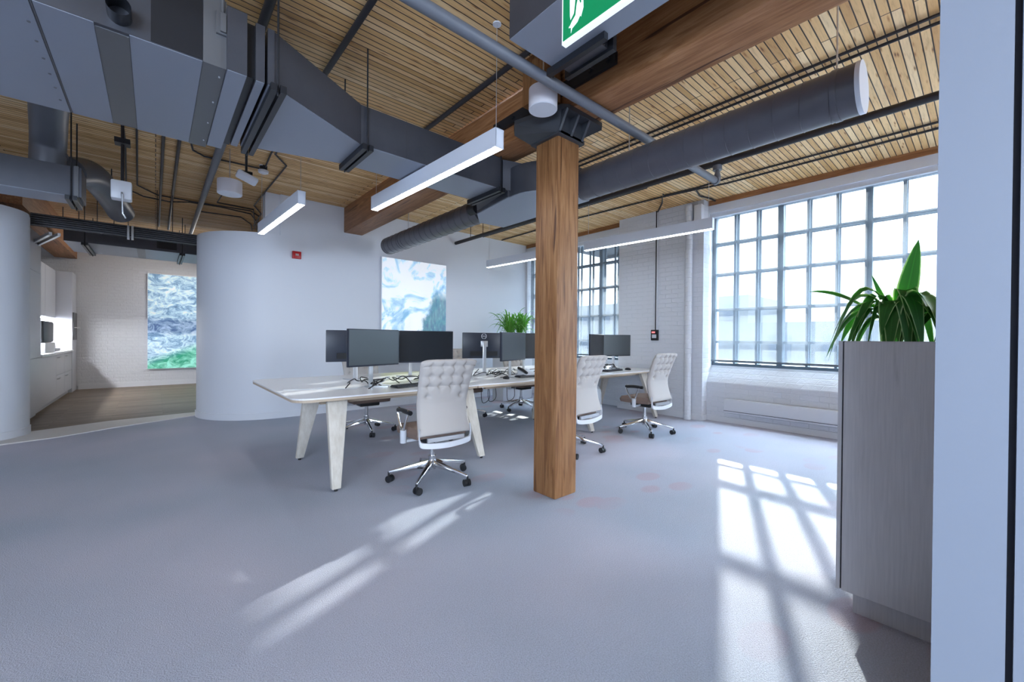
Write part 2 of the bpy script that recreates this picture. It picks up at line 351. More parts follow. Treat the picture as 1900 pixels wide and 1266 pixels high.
# feature wall with its rounded end
struct(MB().box((1.46, 7.16, 0), (6.95, 7.40, CEIL)).box((1.26, 7.19, 2.83), (1.46, 7.40, CEIL)).build('wall_left', MW))
poly = arc(1.46, 8.13, .97, 270, 180, 28)+[(.55, 8.34), (1.46, 8.34), (1.46, 7.2)]
o = MB(); o.prism(poly, 0, 2.83, True); struct(o.build('wall_rounded', MW))
o = MB(); bb = arc(1.46, 8.13, .985, 270, 180, 28); o.prism(bb+[(.50, 8.13)]+arc(1.46, 8.13, .96, 180, 270, 28), 0, .10, True)
o.box((1.44, 7.145, 0), (6.63, 7.165, .10)); struct(o.build('baseboard_left', MWHITE))
# rounded wall at the far left
poly = arc(-1.75, 7.95, .54, -90, 12, 20)+[(-1.235, 8.2), (-1.9, 8.2), (-3.2, 8.2), (-3.2, 7.41)]
o = MB(); o.prism(poly, 0, 2.78, True); struct(o.build('wall_kitchen_end', MW))
o = MB(); o.prism(arc(-1.75, 7.95, .556, -90, 12, 20)+arc(-1.75, 7.95, .53, 12, -90, 20), .0, .10, True); struct(o.build('baseboard_kitchen_end', MWHITE))
struct(MB().box((-6, 13.65, 0), (6.95, 13.9, CEIL)).build('wall_kitchen_back', MBR))
struct(MB().box((-1.33, 13.63, 0), (3.0, 13.65, .12)).build('baseboard_kitchen', MWHITE))
struct(MB().box((-2.1, 8.2, 0), (-1.97, 13.65, 3.0)).build('wall_kitchen_side', MW))
struct(MB().box((-6.2, -6, 0), (-6, 14, CEIL)).build('wall_west', MW))
struct(MB().box((-6, -6.2, 0), (6.95, -6, CEIL)).build('wall_behind', mat('darkened_unseen_wall', (.12, .11, .10), .6)))  # unseen wall, coloured dark to keep light off the duct sides
# window wall
XI, XG = 6.63, 6.83
def wallseg(y0, y1, z0, z1, name, x0=XI, m=MBR): return struct(MB().box((x0, y0, z0), (7.05, y1, z1)).build(name, m))
W1 = (-1.02, 2.90); W2 = (4.45, 7.10); W3 = (-5.4, -2.2)
wallseg(2.90, 4.45, 0, CEIL, 'wall_pier', 6.47)
wallseg(-2.2, -1.02, 0, CEIL, 'wall_pier_near', 6.47)
wallseg(-6, -5.4, 0, CEIL, 'wall_window_end'); wallseg(7.10, 7.4, 0, CEIL, 'wall_corner'); wallseg(7.4, 13.9, 0, CEIL, 'wall_kitchen_right')
for i, (a, b) in enumerate((W1, W2, W3)):
    nm = ('right', 'right_far', 'right_near')[i]
    o = MB()  # apron with a sloped sill
    prof = [(6.63, 0), (7.05, 0), (7.05, .86), (6.80, .86), (6.63, .60)]
    o.loft([[(x, a, z) for x, z in prof], [(x, b, z) for x, z in prof]]); struct(o.build('wall_'+nm, MBR))
    struct(MB().box((XI, a, 3.262), (7.05, b, CEIL)).build('wall_lintel_'+nm, MW))
    struct(MB().box((XI-.02, a-.02, 3.385), (XI+.02, b+.02, CEIL)).build('trim_%d' % (i+2), MBEAM))
    struct(MB().box((XI-.018, a, 0), (XI, b, .085)).build('baseboard_'+nm, MWHITE))
struct(MB().box((6.452, 2.90, 0), (6.47, 4.45, .09)).box((6.452, 2.885, 0), (6.63, 2.9, .09)).build('baseboard_pier', MWHITE))
# windows: thick mullions, thin bars, glass, an outer sash line 12 cm behind
def window(idx, a, b, mull, bars, zs):
    z0, z1 = .86, 3.262
    f = MB(); x0, x1 = XG-.03, XG+.03
    f.box((x0, a, z0), (x1, a+.05, z1)).box((x0, b-.05, z0), (x1, b, z1)).box((x0, a+.05, z0), (x1, b-.05, z0+.045)).box((x0, a+.05, z1-.04), (x1, b-.05, z1))
    root = f.build('window_%d' % idx, MFRAME); struct(root); root['_o'] = root['_w']
    g = MB()
    for y in mull: g.box((x0-.01, y-.036, z0+.045), (x1, y+.036, z1-.04))
    g.build('mullion', MFRAME, root)
    g = MB()
    for y in bars: g.box((XG-.012, y-.017, z0+.045), (XG+.012, y+.017, z1-.04))
    for z in zs: g.box((XG-.014, a+.05, z-.018), (XG+.010, b-.05, z+.018))
    g.build('glazing_bar', MFRAME, root)
    g = MB()
    for y in bars+mull: g.box((XG+.10, y-.020, z0+.01), (XG+.12, y+.020, z1))
    for z in zs: g.box((XG+.10, a, z-.02), (XG+.12, b, z+.02))
    g.build('outer_sash', MFRAME2, root)
    MB().box((XG-.002, a+.05, z0+.045), (XG+.002, b-.05, z1-.04)).build('glass_pane', MGLASS, root)
ZS = [2.80, 2.31, 1.745, 1.235]
def tri(mulls): 
    out = []
    for p, q in zip(mulls[:-1], mulls[1:]): out += [p+(q-p)/3, p+2*(q-p)/3]
    return out
ms = [1.945, .975, .0]; window(1, *W1, ms, tri([2.88]+ms+[-1.0]), ZS)
ms = [5.10, 6.02]; window(2, *W2, ms, [4.78, 5.40, 5.71, 6.33, 6.63, 6.85], ZS)
ms = [-3.2, -4.3]; window(3, *W3, ms, tri([-2.25]+ms+[-5.35]), ZS)
for (a, b), lab in ((W1, 'sheer white roller shade drawn down over the big right window'), (W2, 'sheer white roller shade over the far window behind the monitors'), (W3, None)):
    if lab is None: continue
    t = thing('roller_shade', lab, 'roller shade', (6.72, (a+b)/2, .93), 'sheer shades on the windows')
    MB().box((6.719, a+.03, .955), (6.721, b-.03, 3.24)).build('shade_fabric', MSHADE, t)
    MB().box((6.708, a+.03, .925), (6.732, b-.03, .955)).build('hem_bar', MFRAME2, t)
    MB().box((6.66, a+.01, 3.20), (6.76, b-.01, 3.262)).build('cassette', MWHITE, t)
# near wall end at the right edge of the view
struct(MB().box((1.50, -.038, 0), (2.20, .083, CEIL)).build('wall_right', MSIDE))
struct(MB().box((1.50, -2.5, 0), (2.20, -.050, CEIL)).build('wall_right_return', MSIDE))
struct(MB().box((1.53, -.05, 0), (2.18, -.038, CEIL)).build('trim_8', MGAP))

# ================================================================== TIMBER
beam = MB().box((2.415, -4.0, 3.035), (2.73, 7.16, CEIL)).build('timber_beam', MBEAM, bevel=.012); tag(beam, 'heavy brown timber beam crossing the ceiling above the wooden post', 'beam')
o = MB().box((-1.7, 8.5, 3.0), (-1.35, 13.65, CEIL)).build('timber_beam', MBEAM); tag(o, 'short reddish timber beam seen under the kitchen ceiling', 'beam')
post = thing('timber_post', 'square brown timber post standing in the middle of the carpet', 'post', (2.485, 2.312, 0))
MB().box((2.358, 2.188, 0), (2.612, 2.436, 2.853)).build('shaft', MCOL, post, bevel=.014)
cap = MB()  # cast iron capital: flared seat with ribs
zb, zt = 2.853, 3.035
bt = [(2.335, 2.165), (2.635, 2.165), (2.635, 2.46), (2.335, 2.46)]
tp = [(2.335, 2.075), (2.775, 2.075), (2.80, 2.12), (2.80, 2.50), (2.775, 2.60), (2.335, 2.60)]
cap.box((2.33, 2.16, zb-.012), (2.64, 2.465, zb+.02))
cap.prism([(2.345, 2.16), (2.625, 2.16), (2.625, 2.465), (2.345, 2.465)], zb, zt)
cap.prism([(2.36, 2.075), (2.76, 2.075), (2.80, 2.11), (2.80, 2.56), (2.76, 2.60), (2.26, 2.60), (2.205, 2.53), (2.31, 2.11)], zt-.035, zt)
for x in (2.345, 2.48, 2.61): cap.add([(x-.011, 2.165, zb), (x+.011, 2.165, zb), (x+.011, 2.08, zt-.03), (x-.011, 2.08, zt-.03), (x-.011, 2.17, zt-.03), (x+.011, 2.17, zt-.03)], [(0, 1, 2, 3), (3, 2, 5, 4), (0, 3, 4), (1, 5, 2), (0, 4, 5, 1)])
cap.add([(2.34, 2.16, zb), (2.34, 2.46, zb), (2.205, 2.53, zt-.035), (2.31, 2.11, zt-.035), (2.36, 2.16, zt-.03), (2.36, 2.46, zt-.03), (2.36, 2.16, zb), (2.36, 2.46, zb)], [(0, 3, 2, 1), (0, 6, 4, 3), (1, 2, 5, 7), (3, 4, 5, 2), (0, 1, 7, 6)])
for y in (2.31, 2.455): cap.add([(2.63, y-.011, zb), (2.63, y+.011, zb), (2.79, y+.011, zt-.03), (2.79, y-.011, zt-.03), (2.63, y-.011, zt-.03), (2.63, y+.011, zt-.03)], [(0, 1, 2, 3), (3, 2, 5, 4), (0, 3, 4), (1, 5, 2), (0, 4, 5, 1)])
cap.add([(2.335, 2.16, zb), (2.335, 2.462, zb), (2.205, 2.53, zb+.06), (2.205, 2.53, zt-.035), (2.31, 2.11, zt-.035), (2.26, 2.60, zt-.035), (2.34, 2.47, zb)], [(0, 1, 2), (0, 2, 3, 4), (1, 6, 2), (2, 6, 5, 3)])
cap.build('iron_capital', MCAST, post)
MB().box((2.385, 1.69, 3.17), (2.415, 2.16, 3.255)).box((2.385, 2.16, 3.17), (2.415, 3.04, 3.255)).build('tie_plate', MIRON, beam)
for y in (1.75, 1.9, 2.75, 2.95): MB().tube([(2.365, y, 3.212), (2.386, y, 3.212)], .018, 6).build('bolt', MIRON, beam)
o = MB().box((2.20, 2.19, 3.10), (2.383, 2.43, CEIL)).build('timber_block', MCOL); tag(o, 'short timber block above the post, beside the main beam', 'block')

# ================================================================== DUCTS
def unistrut(parent, x, y0, y1, zb, ztop=CEIL, axis='y', two=True):
    s = MB()
    for dx in ((0, .05) if two else (0,)): s.box((x+dx, y0-.05, zb-.045), (x+dx+.032, y1+.05, zb-.002))
    for y in (y0-.03, y1+.03): s.tube([(x+.04, y, zb-.06), (x+.04, y, ztop)], .006, 8)
    return s.build('hanger', MIRON, parent)
t = thing('rectangular_duct', 'long grey rectangular air duct stepping down across the left ceiling', 'air duct', (0, 3.3, 2.73))
MB().box((-3.2, 2.755, 2.73), (.19, 3.975, 3.09)).build('trunk', MDUCT, t)
MB().box((.19, 2.75, 2.725), (.292, 3.98, 3.095)).build('flange_band', MSTRAP, t)['label'] = 'darker bare metal band at the duct joint'
MB().box((-.22, 2.78, 2.7255), (-.10, 3.95, 2.73)).build('flange_band', MSTRAP, t)['label'] = 'darker bare metal strip across the duct underside'
MB().box((.292, 2.72, 2.715), (.385, 3.90, 3.06)).build('sleeve', MDUCT, t)
MB().box((.385, 2.78, 2.745), (.43, 3.86, 3.05)).build('flexible_joint', MIRON, t)
MB().box((.43, 2.745, 2.725), (.475, 3.80, 3.05)).box((.49, 2.745, 2.725), (.525, 3.77, 3.05)).build('sleeve', MDUCT, t)
x0, x1 = .52, 1.18
MB().loft([[(x0, 2.745, 2.73), (x0, 3.765, 2.73), (x0, 3.765, 3.045), (x0, 2.745, 3.045)], [(x1, 3.13, 2.73), (x1, 3.585, 2.73), (x1, 3.585, 3.03), (x1, 3.13, 3.03)]]).build('reducer', MDUCT, t)
MB().box((x1, 3.13, 2.73), (2.56, 3.585, 3.03)).build('branch', MDUCT, t)
for x in (-1.3, -.42): MB().box((x, 2.76, 2.7275), (x+.004, 3.97, 2.7305)).build('seam', MSTRAP, t)
for x in (1.55, 1.95, 2.2): MB().box((x, 3.128, 2.727), (x+.004, 3.587, 3.032)).build('seam', MDUCT, t)
for f in (.33, .66):
    a = x0+(x1-x0)*f; MB().box((a, 2.745+.385*f, 2.7265), (a+.004, 3.765-.18*f, 2.7305)).build('seam', MDUCT, t)
for k in range(6): MB().tube([(-.45, 2.95+.17*k, 2.73), (-.45, 2.95+.17*k, 2.7225)], .007, 6).build('screw', MSTRAP, t)
for k in range(4): MB().tube([(.27, 2.85+.33*k, 2.727), (.27, 2.85+.33*k, 2.718)], .005, 6).build('screw', MSILV, t)
MB().box((-.02, 2.7525, 2.735), (.188, 2.755, 3.085)).build('liner_panel', MIRON, t)
for a, b in ((-3.2, -1.305), (-1.29, -.425), (-.412, -.222), (-.098, .188)): MB().box((a, 2.757, 2.7262), (b, 3.973, 2.7298)).build('lit_bottom_panel', MLITPANEL, t)
MB().box((.294, 2.722, 2.712), (.383, 3.898, 2.7148)).build('lit_bottom_panel', MLITPANEL, t)
MB().box((.432, 2.747, 2.722), (.473, 3.798, 2.7248)).build('lit_bottom_panel', MLITPANEL, t); MB().box((.492, 2.747, 2.722), (.523, 3.768, 2.7248)).build('lit_bottom_panel', MLITPANEL, t)
MB().prism([(.53, 2.757), (1.178, 3.134), (1.178, 3.581), (.53, 3.757)], 2.7262, 2.7298).build('lit_bottom_panel', MLITPANEL, t)
MB().box((1.182, 3.133, 2.7262), (2.558, 3.582, 2.7298)).build('lit_bottom_panel', MLITPANEL, t)
MB().tube([(-.133, 2.77, 2.80), (-.133, 2.66, 2.80)], .045, 20, cap=False).build('collar', MIRON, t)
s = MB().box((.245, 2.735, 2.90), (.305, 2.752, 3.02)).box((.262, 2.722, 2.91), (.288, 2.74, 3.01)); s.tube([(.275, 2.745, 3.0), (.275, 2.745, CEIL)], .009, 8); s.build('bracket', MSTRAP, t)
unistrut(t, .50, 2.76, 3.76, 2.73); unistrut(t, 1.18, 3.14, 3.575, 2.73); unistrut(t, 2.50, 3.14, 3.575, 2.73)
# distribution fitting and the two spiral ducts
t_fit = 1
t = thing('duct_fitting', 'grey sheet-metal tee joining the flat duct to the two spiral ducts behind the post', 'duct fitting', (2.8, 3.35, 2.68))
ring0 = [(2.585, 3.135, 2.735), (2.585, 3.58, 2.735), (2.585, 3.58, 3.025), (2.585, 3.135, 3.025)]
MB().loft([ring0, [(2.70, 3.00, 2.69), (2.70, 3.72, 2.69), (2.70, 3.72, 2.98), (2.70, 3.00, 2.98)], [(3.02, 2.86, 2.665), (3.02, 3.98, 2.665), (3.02, 3.98, 2.94), (3.02, 2.86, 2.94)]]).build('plenum', MDUCT, t)
MB().prism([(2.62, 3.10)]+arc(3.05, 3.02, .42, 170, 270, 10)+[(3.30, 2.62), (3.30, 3.98), (2.95, 4.02), (2.72, 3.75)], 2.66, 2.935, True).build('elbow', MDUCT, t)
MB().prism([(2.63, 3.10)]+arc(3.05, 3.02, .415, 170, 270, 10)+[(3.295, 2.625), (3.295, 3.975), (2.95, 4.01), (2.725, 3.75)], 2.652, 2.6595).build('lit_bottom_panel', MLITPANEL, t)
MB().tube([(2.86, 3.93, 2.80), (2.86, 4.06, 2.80)], .075, 16, cap=False).build('stub', MIRON, t)
def spiral(name, lab, x, z, r, y0, y1, capx=None, g=None):
    t = thing(name, lab, 'air duct', (x, (y0+y1)/2, z-r), g)
    MB().tube([(x, y0, z), (x, y1, z)], r, 40).build('shell', MSPI, t)
    s = MB(); y = y0+.1; n = 40
    while y < y1-.05:
        ring = [Vector((x+(r+.002)*math.cos(2*PI*k/n), y+.06*k/n, z+(r+.002)*math.sin(2*PI*k/n))) for k in range(n+1)]
        s.tube(ring, .0022, 5); y += .15
    s.build('spiral_seam', MSPI, t)
    return t
t = spiral('spiral_duct', 'long round grey spiral duct running from the post towards the right window', 3.19, 2.78, .148, .50, 2.62, g='round spiral ducts')
MB().tube([(3.19, .488, 2.78), (3.19, .512, 2.78)], .1505, 40).build('end_cap', MFIX, t)['label'] = 'pale round end cap'
MB().tube([(3.19, .60, 2.78), (3.19, .63, 2.78)], .153, 40).build('collar_band', MSPI, t)
for y in (.62, 2.1): MB().tube([(3.19, y, 2.93), (3.19, y, CEIL)], .005, 6).build('hanger_wire', MSILV, t)
t = spiral('spiral_duct', 'shorter round grey spiral duct pointing at the white feature wall', 2.97, 2.80, .137, 3.98, 6.6, g='round spiral ducts')
MB().tube([(2.97, 6.0, 2.8), (2.97, 6.03, 2.8)], .142, 40).build('collar_band', MSPI, t)
MB().tube([(2.97, 6.585, 2.8), (2.97, 6.61, 2.8)], .140, 40).build('end_cap', MSPI, t)
MB().tube([(2.97, 5.9, 2.93), (2.97, 5.9, CEIL)], .005, 6).build('hanger_wire', MSILV, t)
# left secondary ducts
t = thing('rectangular_duct', 'small grey rectangular duct at the left edge above the rounded wall', 'air duct', (-.9, 6, 2.62))
MB().box((-3.2, 5.85, 2.615), (-.55, 6.22, 2.90)).build('trunk', MDUCT, t); MB().box((-3.2, 5.852, 2.611), (-.602, 6.218, 2.6148)).build('lit_bottom_panel', MLITPANEL, t)
MB().box((-.60, 5.84, 2.605), (-.57, 6.23, 2.91)).build('flange_band', MSTRAP, t)
unistrut(t, -.66, 5.87, 6.20, 2.615)
t = thing('round_duct', 'round grey duct bending down from the big duct at upper left', 'air duct', (-.75, 5.5, 2.9), 'elbowed round ducts at the left')
MB().tube(spline([(-.52, 3.9, 3.2), (-.60, 4.7, 3.26), (-.72, 5.5, 3.26), (-.78, 5.95, 3.16), (-.80, 6.04, 2.90)], 6), .125, 28).build('shell', MELB, t)
t_elbow = t
MB().tube([(-.79, 6.03, 3.02), (-.79, 6.035, 3.05)], .131, 28).build('joint_band', MELB, t)
t = thing('round_duct', 'round grey duct curving from the small left duct down towards the kitchen', 'air duct', (-.5, 7.5, 2.6), 'elbowed round ducts at the left')
MB().tube(spline([(-.70, 6.35, 2.98), (-.58, 6.8, 3.12), (-.48, 7.3, 3.10), (-.41, 7.8, 3.05), (-.37, 8.05, 3.0)], 6), .15, 28).build('shell', MELB, t)
MB().tube([(-.44, 7.6, 3.15), (-.44, 7.6, CEIL)], .007, 6).build('hanger_rod', MROD, t)
t = thing('rectangular_duct', 'dark rectangular duct with pale underside crossing the kitchen ceiling', 'air duct', (-.2, 10.2, 2.8))
MB().box((-1.13, 9.85, 2.80), (3.0, 11.05, 3.10)).build('trunk', MDUCT, t)
for a, b in ((-1.13, -.252), (-.138, 3.0)): MB().box((a, 9.852, 2.796), (b, 11.048, 2.7998)).build('lit_bottom_panel', MLITPANEL, t)
MB().box((.02, 9.84, 2.84), (.30, 9.85, 3.05)).build('grille', MBLK, t)
MB().box((-.25, 9.86, 2.795), (-.14, 11.04, 2.80)).build('flange_band', MSTRAP, t)
for x in (-.93, .34): unistrut(t, x, 9.88, 11.02, 2.80)
t = thing('linear_ceiling_tray', 'dark ribbed metal tray spanning the kitchen opening between the rounded walls', 'ceiling tray', (-.37, 8.3, 2.70))
s = MB(); s.box((-1.24, 8.24, 2.695), (.545, 8.25, 2.865)); s.build('back_plate', MIRON, t)
s = MB()
for k in range(6): s.box((-1.24, 8.20, 2.70+.028*k), (.545, 8.235, 2.711+.028*k))
s.build('rib', mat('ribbed_metal', (.10, .10, .11), .4, .5), t)
for x in (-.95, -.80, -.62, -.45, -.30, .02, .2, .35): MB().tube([(x, 8.245, 2.86), (x, 8.245, 3.0 if int(x*100) % 2 else CEIL)], .005, 6).build('rod', MROD, t)
s = MB().box((-.31, 8.185, 2.66), (-.285, 8.235, 2.86)).box((-.265, 8.185, 2.66), (-.24, 8.235, 2.86)); s.build('bracket', MSILV, t)
s = MB()
for x in (-1.28, -1.20): s.box((x, 8.35, 2.62), (x+.03, 9.6, 2.66), Matrix.Rotation(.3, 3, 'Z'))
tag(s.build('support_channel', MSILV), 'pair of angled steel channels above the kitchen cabinets', 'channel')

# ================================================================== PIPES AND CONDUITS
t = thing('sprinkler_pipe', 'thick grey pipe crossing in front of the timber beam and over the spiral duct', 'pipe', (2, 1.93, 2.96))
MB().tube([(-1.0, 1.94, 2.995), (4.60, 1.94, 2.995)], .036, 20).build('pipe_run', MPIPE, t)
MB().tube([(4.60, 1.94, 2.995), (4.635, 1.94, 3.01), (4.64, 1.94, 3.05), (4.64, 1.94, 3.20)], .036, 18).tube([(4.575, 1.94, 2.995), (4.61, 1.94, 2.995)], .045, 18).tube([(4.64, 1.94, 3.12), (4.64, 1.94, 3.17)], .046, 18).build('riser', MPIPE, t)
o = MB().tube([(4.64, -2, 3.20), (4.64, 7.12, 3.20)], .034, 16); 
t = thing('sprinkler_pipe', 'dark straight pipe running just under the ceiling boards behind the spiral duct', 'pipe', (4.64, 2.5, 3.17)); o.build('pipe_run', MROD, t)
for y in (4.1, 6.2, 6.6, .9): MB().tube([(4.64, y, 3.22), (4.64, y, CEIL)], .006, 6).build('hanger_rod', MROD, t)
MB().tube([(4.64, 4.12, 3.20), (4.64, 4.12, 3.27)], .02, 10).tube([(4.64, 4.12, 3.27), (4.64, 4.12, 3.275)], .04, 12).build('sprinkler_head', MIRON, t)
for i, (x, y0, y1, r, lab) in enumerate(((.557, -2, 7.3, .030, 'dark pipe crossing the boards above the duct joint at upper left'), (1.05, -2, 3.75, .022, 'second dark pipe on the boards, right of the thicker one'), (2.12, -2, 4.1, .022, 'dark pipe close to the beam, behind the pendant drum'))):
    o = MB().tube([(x, y0, 3.425), (x, y1, 3.425)], r, 14).build('ceiling_pipe', MROD); tag(o, lab, 'pipe', 'dark pipes on the ceiling boards')
o = MB().tube([(.54, 3.8, 3.34), (.54, 10.8, 3.34)], [.045, .03], 16).build('ceiling_pipe', MPIPE); tag(o, 'grey pipe running back over the kitchen tray from the duct joint', 'pipe', 'dark pipes on the ceiling boards')
def conduit(lab, pts, r=.010, m=MROD, z=3.44):
    P = [(p[0], p[1], z) if len(p) == 2 else p for p in pts]
    o = MB().tube(P, r, 8).build('electrical_conduit', m); tag(o, lab, 'conduit', 'electrical conduits on the ceiling'); return o
conduit('thin dark conduit bending above the kitchen opening, furthest left of the bundle', [(-.26, 3.9), (-.26, 6.4), (-.33, 8.38), (-.14, 8.68), (.17, 8.73), (.42, 8.53), (.82, 8.48), (1.28, 8.6), (1.48, 9.2), (1.51, 9.79)])
conduit('thin dark conduit bending right just beside the leftmost one', [(-.15, 3.9), (-.15, 5.86), (-.2, 8.09), (.02, 8.44), (.48, 8.46), (1.25, 8.39), (1.42, 8.67), (1.56, 9.77)])
conduit('straight dark conduit running back, left one of a pair', [(.07, 3.9), (.05, 10.83)], .016)
conduit('straight dark conduit running back, right one of a pair', [(.2, 3.9), (.2, 11.01)], .018)
conduit('dark conduit curving from the duct to the white sensor', [(.3, 4.0), (.3, 5.88), (.33, 6.12), (.45, 6.24), (.74, 6.21), (1.04, 6.2)])
conduit('short dark conduit beside the small white ceiling disc', [(1.0, 4.0), (1.04, 5.63), (1.07, 6.16)])
conduit('zigzag dark conduit above the left linear light', [(1.08, 4.0), (1.08, 5.59), (1.26, 5.87), (1.24, 8.02), (1.42, 8.47), (1.46, 9.5)])
conduit('short dark hooked conduit behind the white sensor', [(.79, 7.2), (.76, 8.24), (1.27, 8.27), (1.47, 9.4)])
conduit('low dark conduit curving over the rounded wall top', [(.59, 9.04), (1.18, 8.95), (1.4, 9.38), (1.5, 9.91)])
conduit('double conduit track over the long spiral duct, nearer line', [(3.93, -2), (3.93, 7.1)], .012)
conduit('double conduit track over the long spiral duct, farther line', [(4.03, -2), (4.03, 7.1)], .012)
conduit('conduit nearest the big window, running along the boards', [(6.06, -2), (5.98, 2.38), (5.9, 2.76), (5.83, 3.3), (5.75, 4.8), (5.8, 7.05)], .013)
conduit('conduit one step in from the window, bending over the pier', [(5.90, -2), (5.80, 2.30), (5.85, 2.74), (5.80, 3.2), (5.72, 3.18), (6.1, 3.4), (6.46, 3.68)], .013)
conduit('short conduit pair ending at the window lintel', [(5.88, 2.76), (6.2, 2.85), (6.45, 2.79), (6.6, 2.79)], .013)
conduit('thin conduit reaching the far end of the boards', [(5.32, 3.2), (5.32, 7.1)], .012)
t = thing('wall_control_box', 'small black control box with red display on the white brick pier', 'control box', (6.45, 3.70, 1.24))
MB().box((6.43, 3.64, 1.25), (6.47, 3.77, 1.43)).build('housing', MBLK, t, bevel=.006)
MB().box((6.426, 3.69, 1.375), (6.431, 3.75, 1.40)).build('display', mat('red_display', (.3, .02, .02), .4, emit=(1, .2, .2), estr=.8), t)
MB().box((6.426, 3.665, 1.29), (6.431, 3.745, 1.35)).build('keypad', MGREYPL, t)
s = MB().tube([(6.458, 3.70, 1.43), (6.458, 3.70, CEIL)], .008, 10); s.build('conduit', MROD, t)
MB().tube([(6.456, 3.675, 1.43), (6.456, 3.675, CEIL)], .010, 10).build('conduit', MWHITE, t)['label'] = 'white conduit'
o = MB().tube([(6.40, 3.10, 0), (6.40, 3.10, 3.40)], .055, 18).build('riser_pipe', MBR); tag(o, 'white painted vertical pipe at the corner of the brick pier', 'pipe')
o = MB().box((6.36, 2.89, 3.03), (6.46, 3.01, 3.37)).build('junction_box', MWHITE, bevel=.01); tag(o, 'white box high on the pier where the conduits meet', 'box')
t = thing('baseboard_heater', 'long white wall heater low under the big window', 'heater', (6.57, 1.4, .16))
MB().box((6.54, -.9, .165), (6.63, 2.60, .37)).build('casing', MWHITE, t, bevel=.008)
MB().box((6.535, -.9, .19), (6.541, 2.60, .196)).build('slot', MGAP, t)

# ================================================================== LIGHTS
def linear(lab, p0, p1, z=2.58, hgt=.135, wd=.075, wires=((.02, .98)), ztop=CEIL):
    p0 = Vector((*p0, 0)); p1 = Vector((*p1, 0)); d = (p1-p0); ln = d.length; a = math.atan2(d.y, d.x); c = (p0+p1)/2
    t = thing('linear_pendant_light', lab, 'pendant light', (c.x, c.y, z), 'linear pendant lights', local=True); t.rotation_euler = (0, 0, a)
    s = MB(); hw = wd/2
    s.box((-ln/2, -hw, .004), (ln/2, -hw+.006, hgt)).box((-ln/2, hw-.006, .004), (ln/2, hw, hgt)).box((-ln/2, -hw+.006, hgt-.006), (ln/2, hw-.006, hgt))
    s.box((-ln/2, -hw, 0), (-ln/2+.004, hw, hgt)).box((ln/2-.004, -hw, 0), (ln/2, hw, hgt)); s.build('housing', MFIX, t)
    MB().box((-ln/2+.006, -hw+.008, .001), (ln/2-.006, hw-.008, .012)).build('diffuser', MLED, t)['label'] = 'glowing white strip'
    for f in wires:
        x = -ln/2+ln*f; MB().tube([(x, 0, hgt), (x, 0, ztop-z)], .0022, 6).build('suspension_wire', MSILV, t)
        MB().cyl((x, 0), .03, ztop-z-.008, ztop-z, 16).build('ceiling_rose', MWHITE, t)
    return t
linear('white linear pendant with glowing underside hanging in front of the duct and beam', (1.72, 4.18), (1.80, 2.22))
linear('white linear pendant above the rounded wall at left, seen end on', (1.03, 6.15), (1.10, 4.48))
linear('long white linear pendant over the desks, right of the post', (4.86, 3.94), (5.00, 2.13), wires=(.03, .97))
linear('white linear pendant over the desks, half hidden behind the post', (4.70, 6.12), (4.80, 4.35))
def drum(lab, x, y, z, r=.105, h=.145):
    t = thing('drum_pendant', lab, 'pendant light', (x, y, z), 'white drum pendants')
    MB().cyl((x, y), r, z+.004, z+h, 40).build('drum_shade', MDRUM, t); MB().cyl((x, y), r-.004, z, z+.004, 40).build('diffuser', MWHITE, t)
    MB().tube([(x, y, z+h), (x, y, CEIL)], .004, 8).build('stem', MSILV, t)
drum('white cylindrical drum pendant in front of the iron capital', 2.14, 2.14, 2.935)
drum('white cylindrical drum pendant hanging over the kitchen opening', .66, 5.85, 2.93, .125, .155)
t = thing('wireless_access_point', 'white square device hung on a dark rod at left, over the kitchen tray', 'access point', (-.26, 5.9, 2.6))
MB().box((-.345, 5.82, 2.66), (-.185, 5.95, 2.85)).build('housing', MWHITE, t, bevel=.015)
MB().tube([(-.26, 5.9, 2.85), (-.26, 5.9, CEIL)], .014, 10).build('rod', MROD, t); MB().box((-.32, 5.84, 3.24), (-.20, 5.96, 3.29)).build('bracket', MIRON, t)
MB().tube([(-.26, 5.80, 2.72), (-.26, 5.79, 2.70), (-.25, 5.79, 2.50), (-.23, 5.80, 2.46)], .008, 8).build('hook', MSILV, t)
t = thing('ceiling_sensor', 'white angular sensor on a dark bracket left of the linear light', 'sensor', (.72, 5.3, 2.9))
MB().box((.64, 5.12, 2.935), (.84, 5.30, 2.985), Matrix.Rotation(.35, 3, 'Y')).build('housing', MWHITE, t, bevel=.02)
MB().tube([(.74, 5.25, 2.98), (.74, 5.25, CEIL)], .012, 8).box((.69, 5.2, 3.0), (.79, 5.3, 3.03)).build('bracket', MIRON, t)
t = thing('smoke_detector', 'small white ceiling disc beside the sensor at left', 'smoke detector', (1.04, 6.15, 3.35))
MB().lathe((1.05, 6.13), [(.02, 3.355), (.055, 3.37), (.06, 3.385), (.06, 3.40), (.03, 3.41)]).build('cover', MWHITE, t); MB().cyl((1.05, 6.13), .045, 3.41, CEIL).build('mount', MIRON, t)
t = thing('exit_sign', 'green running man exit sign with white frame hanging at the top', 'exit sign', (1.40, 1.08, 2.6))
MB().box((1.398, .87, 2.60), (1.425, 1.28, 2.82)).build('housing', MEXW, t)
MB().box((1.3955, .88, 2.612), (1.3985, 1.272, 2.81)).build('face', MGREEN, t)
def sgn(pts, m, x, nm):
    s = MB(); vs = [(x, 1.272-u, 2.612+v) for u, v in pts]; n = len(vs)
    s.add(vs+[(p[0]+.001, p[1], p[2]) for p in vs], [tuple(range(n)), tuple(range(n, 2*n))[::-1]]+[(i, (i+1) % n, n+(i+1) % n, n+i) for i in range(n)]); return s.build(nm, m, t)
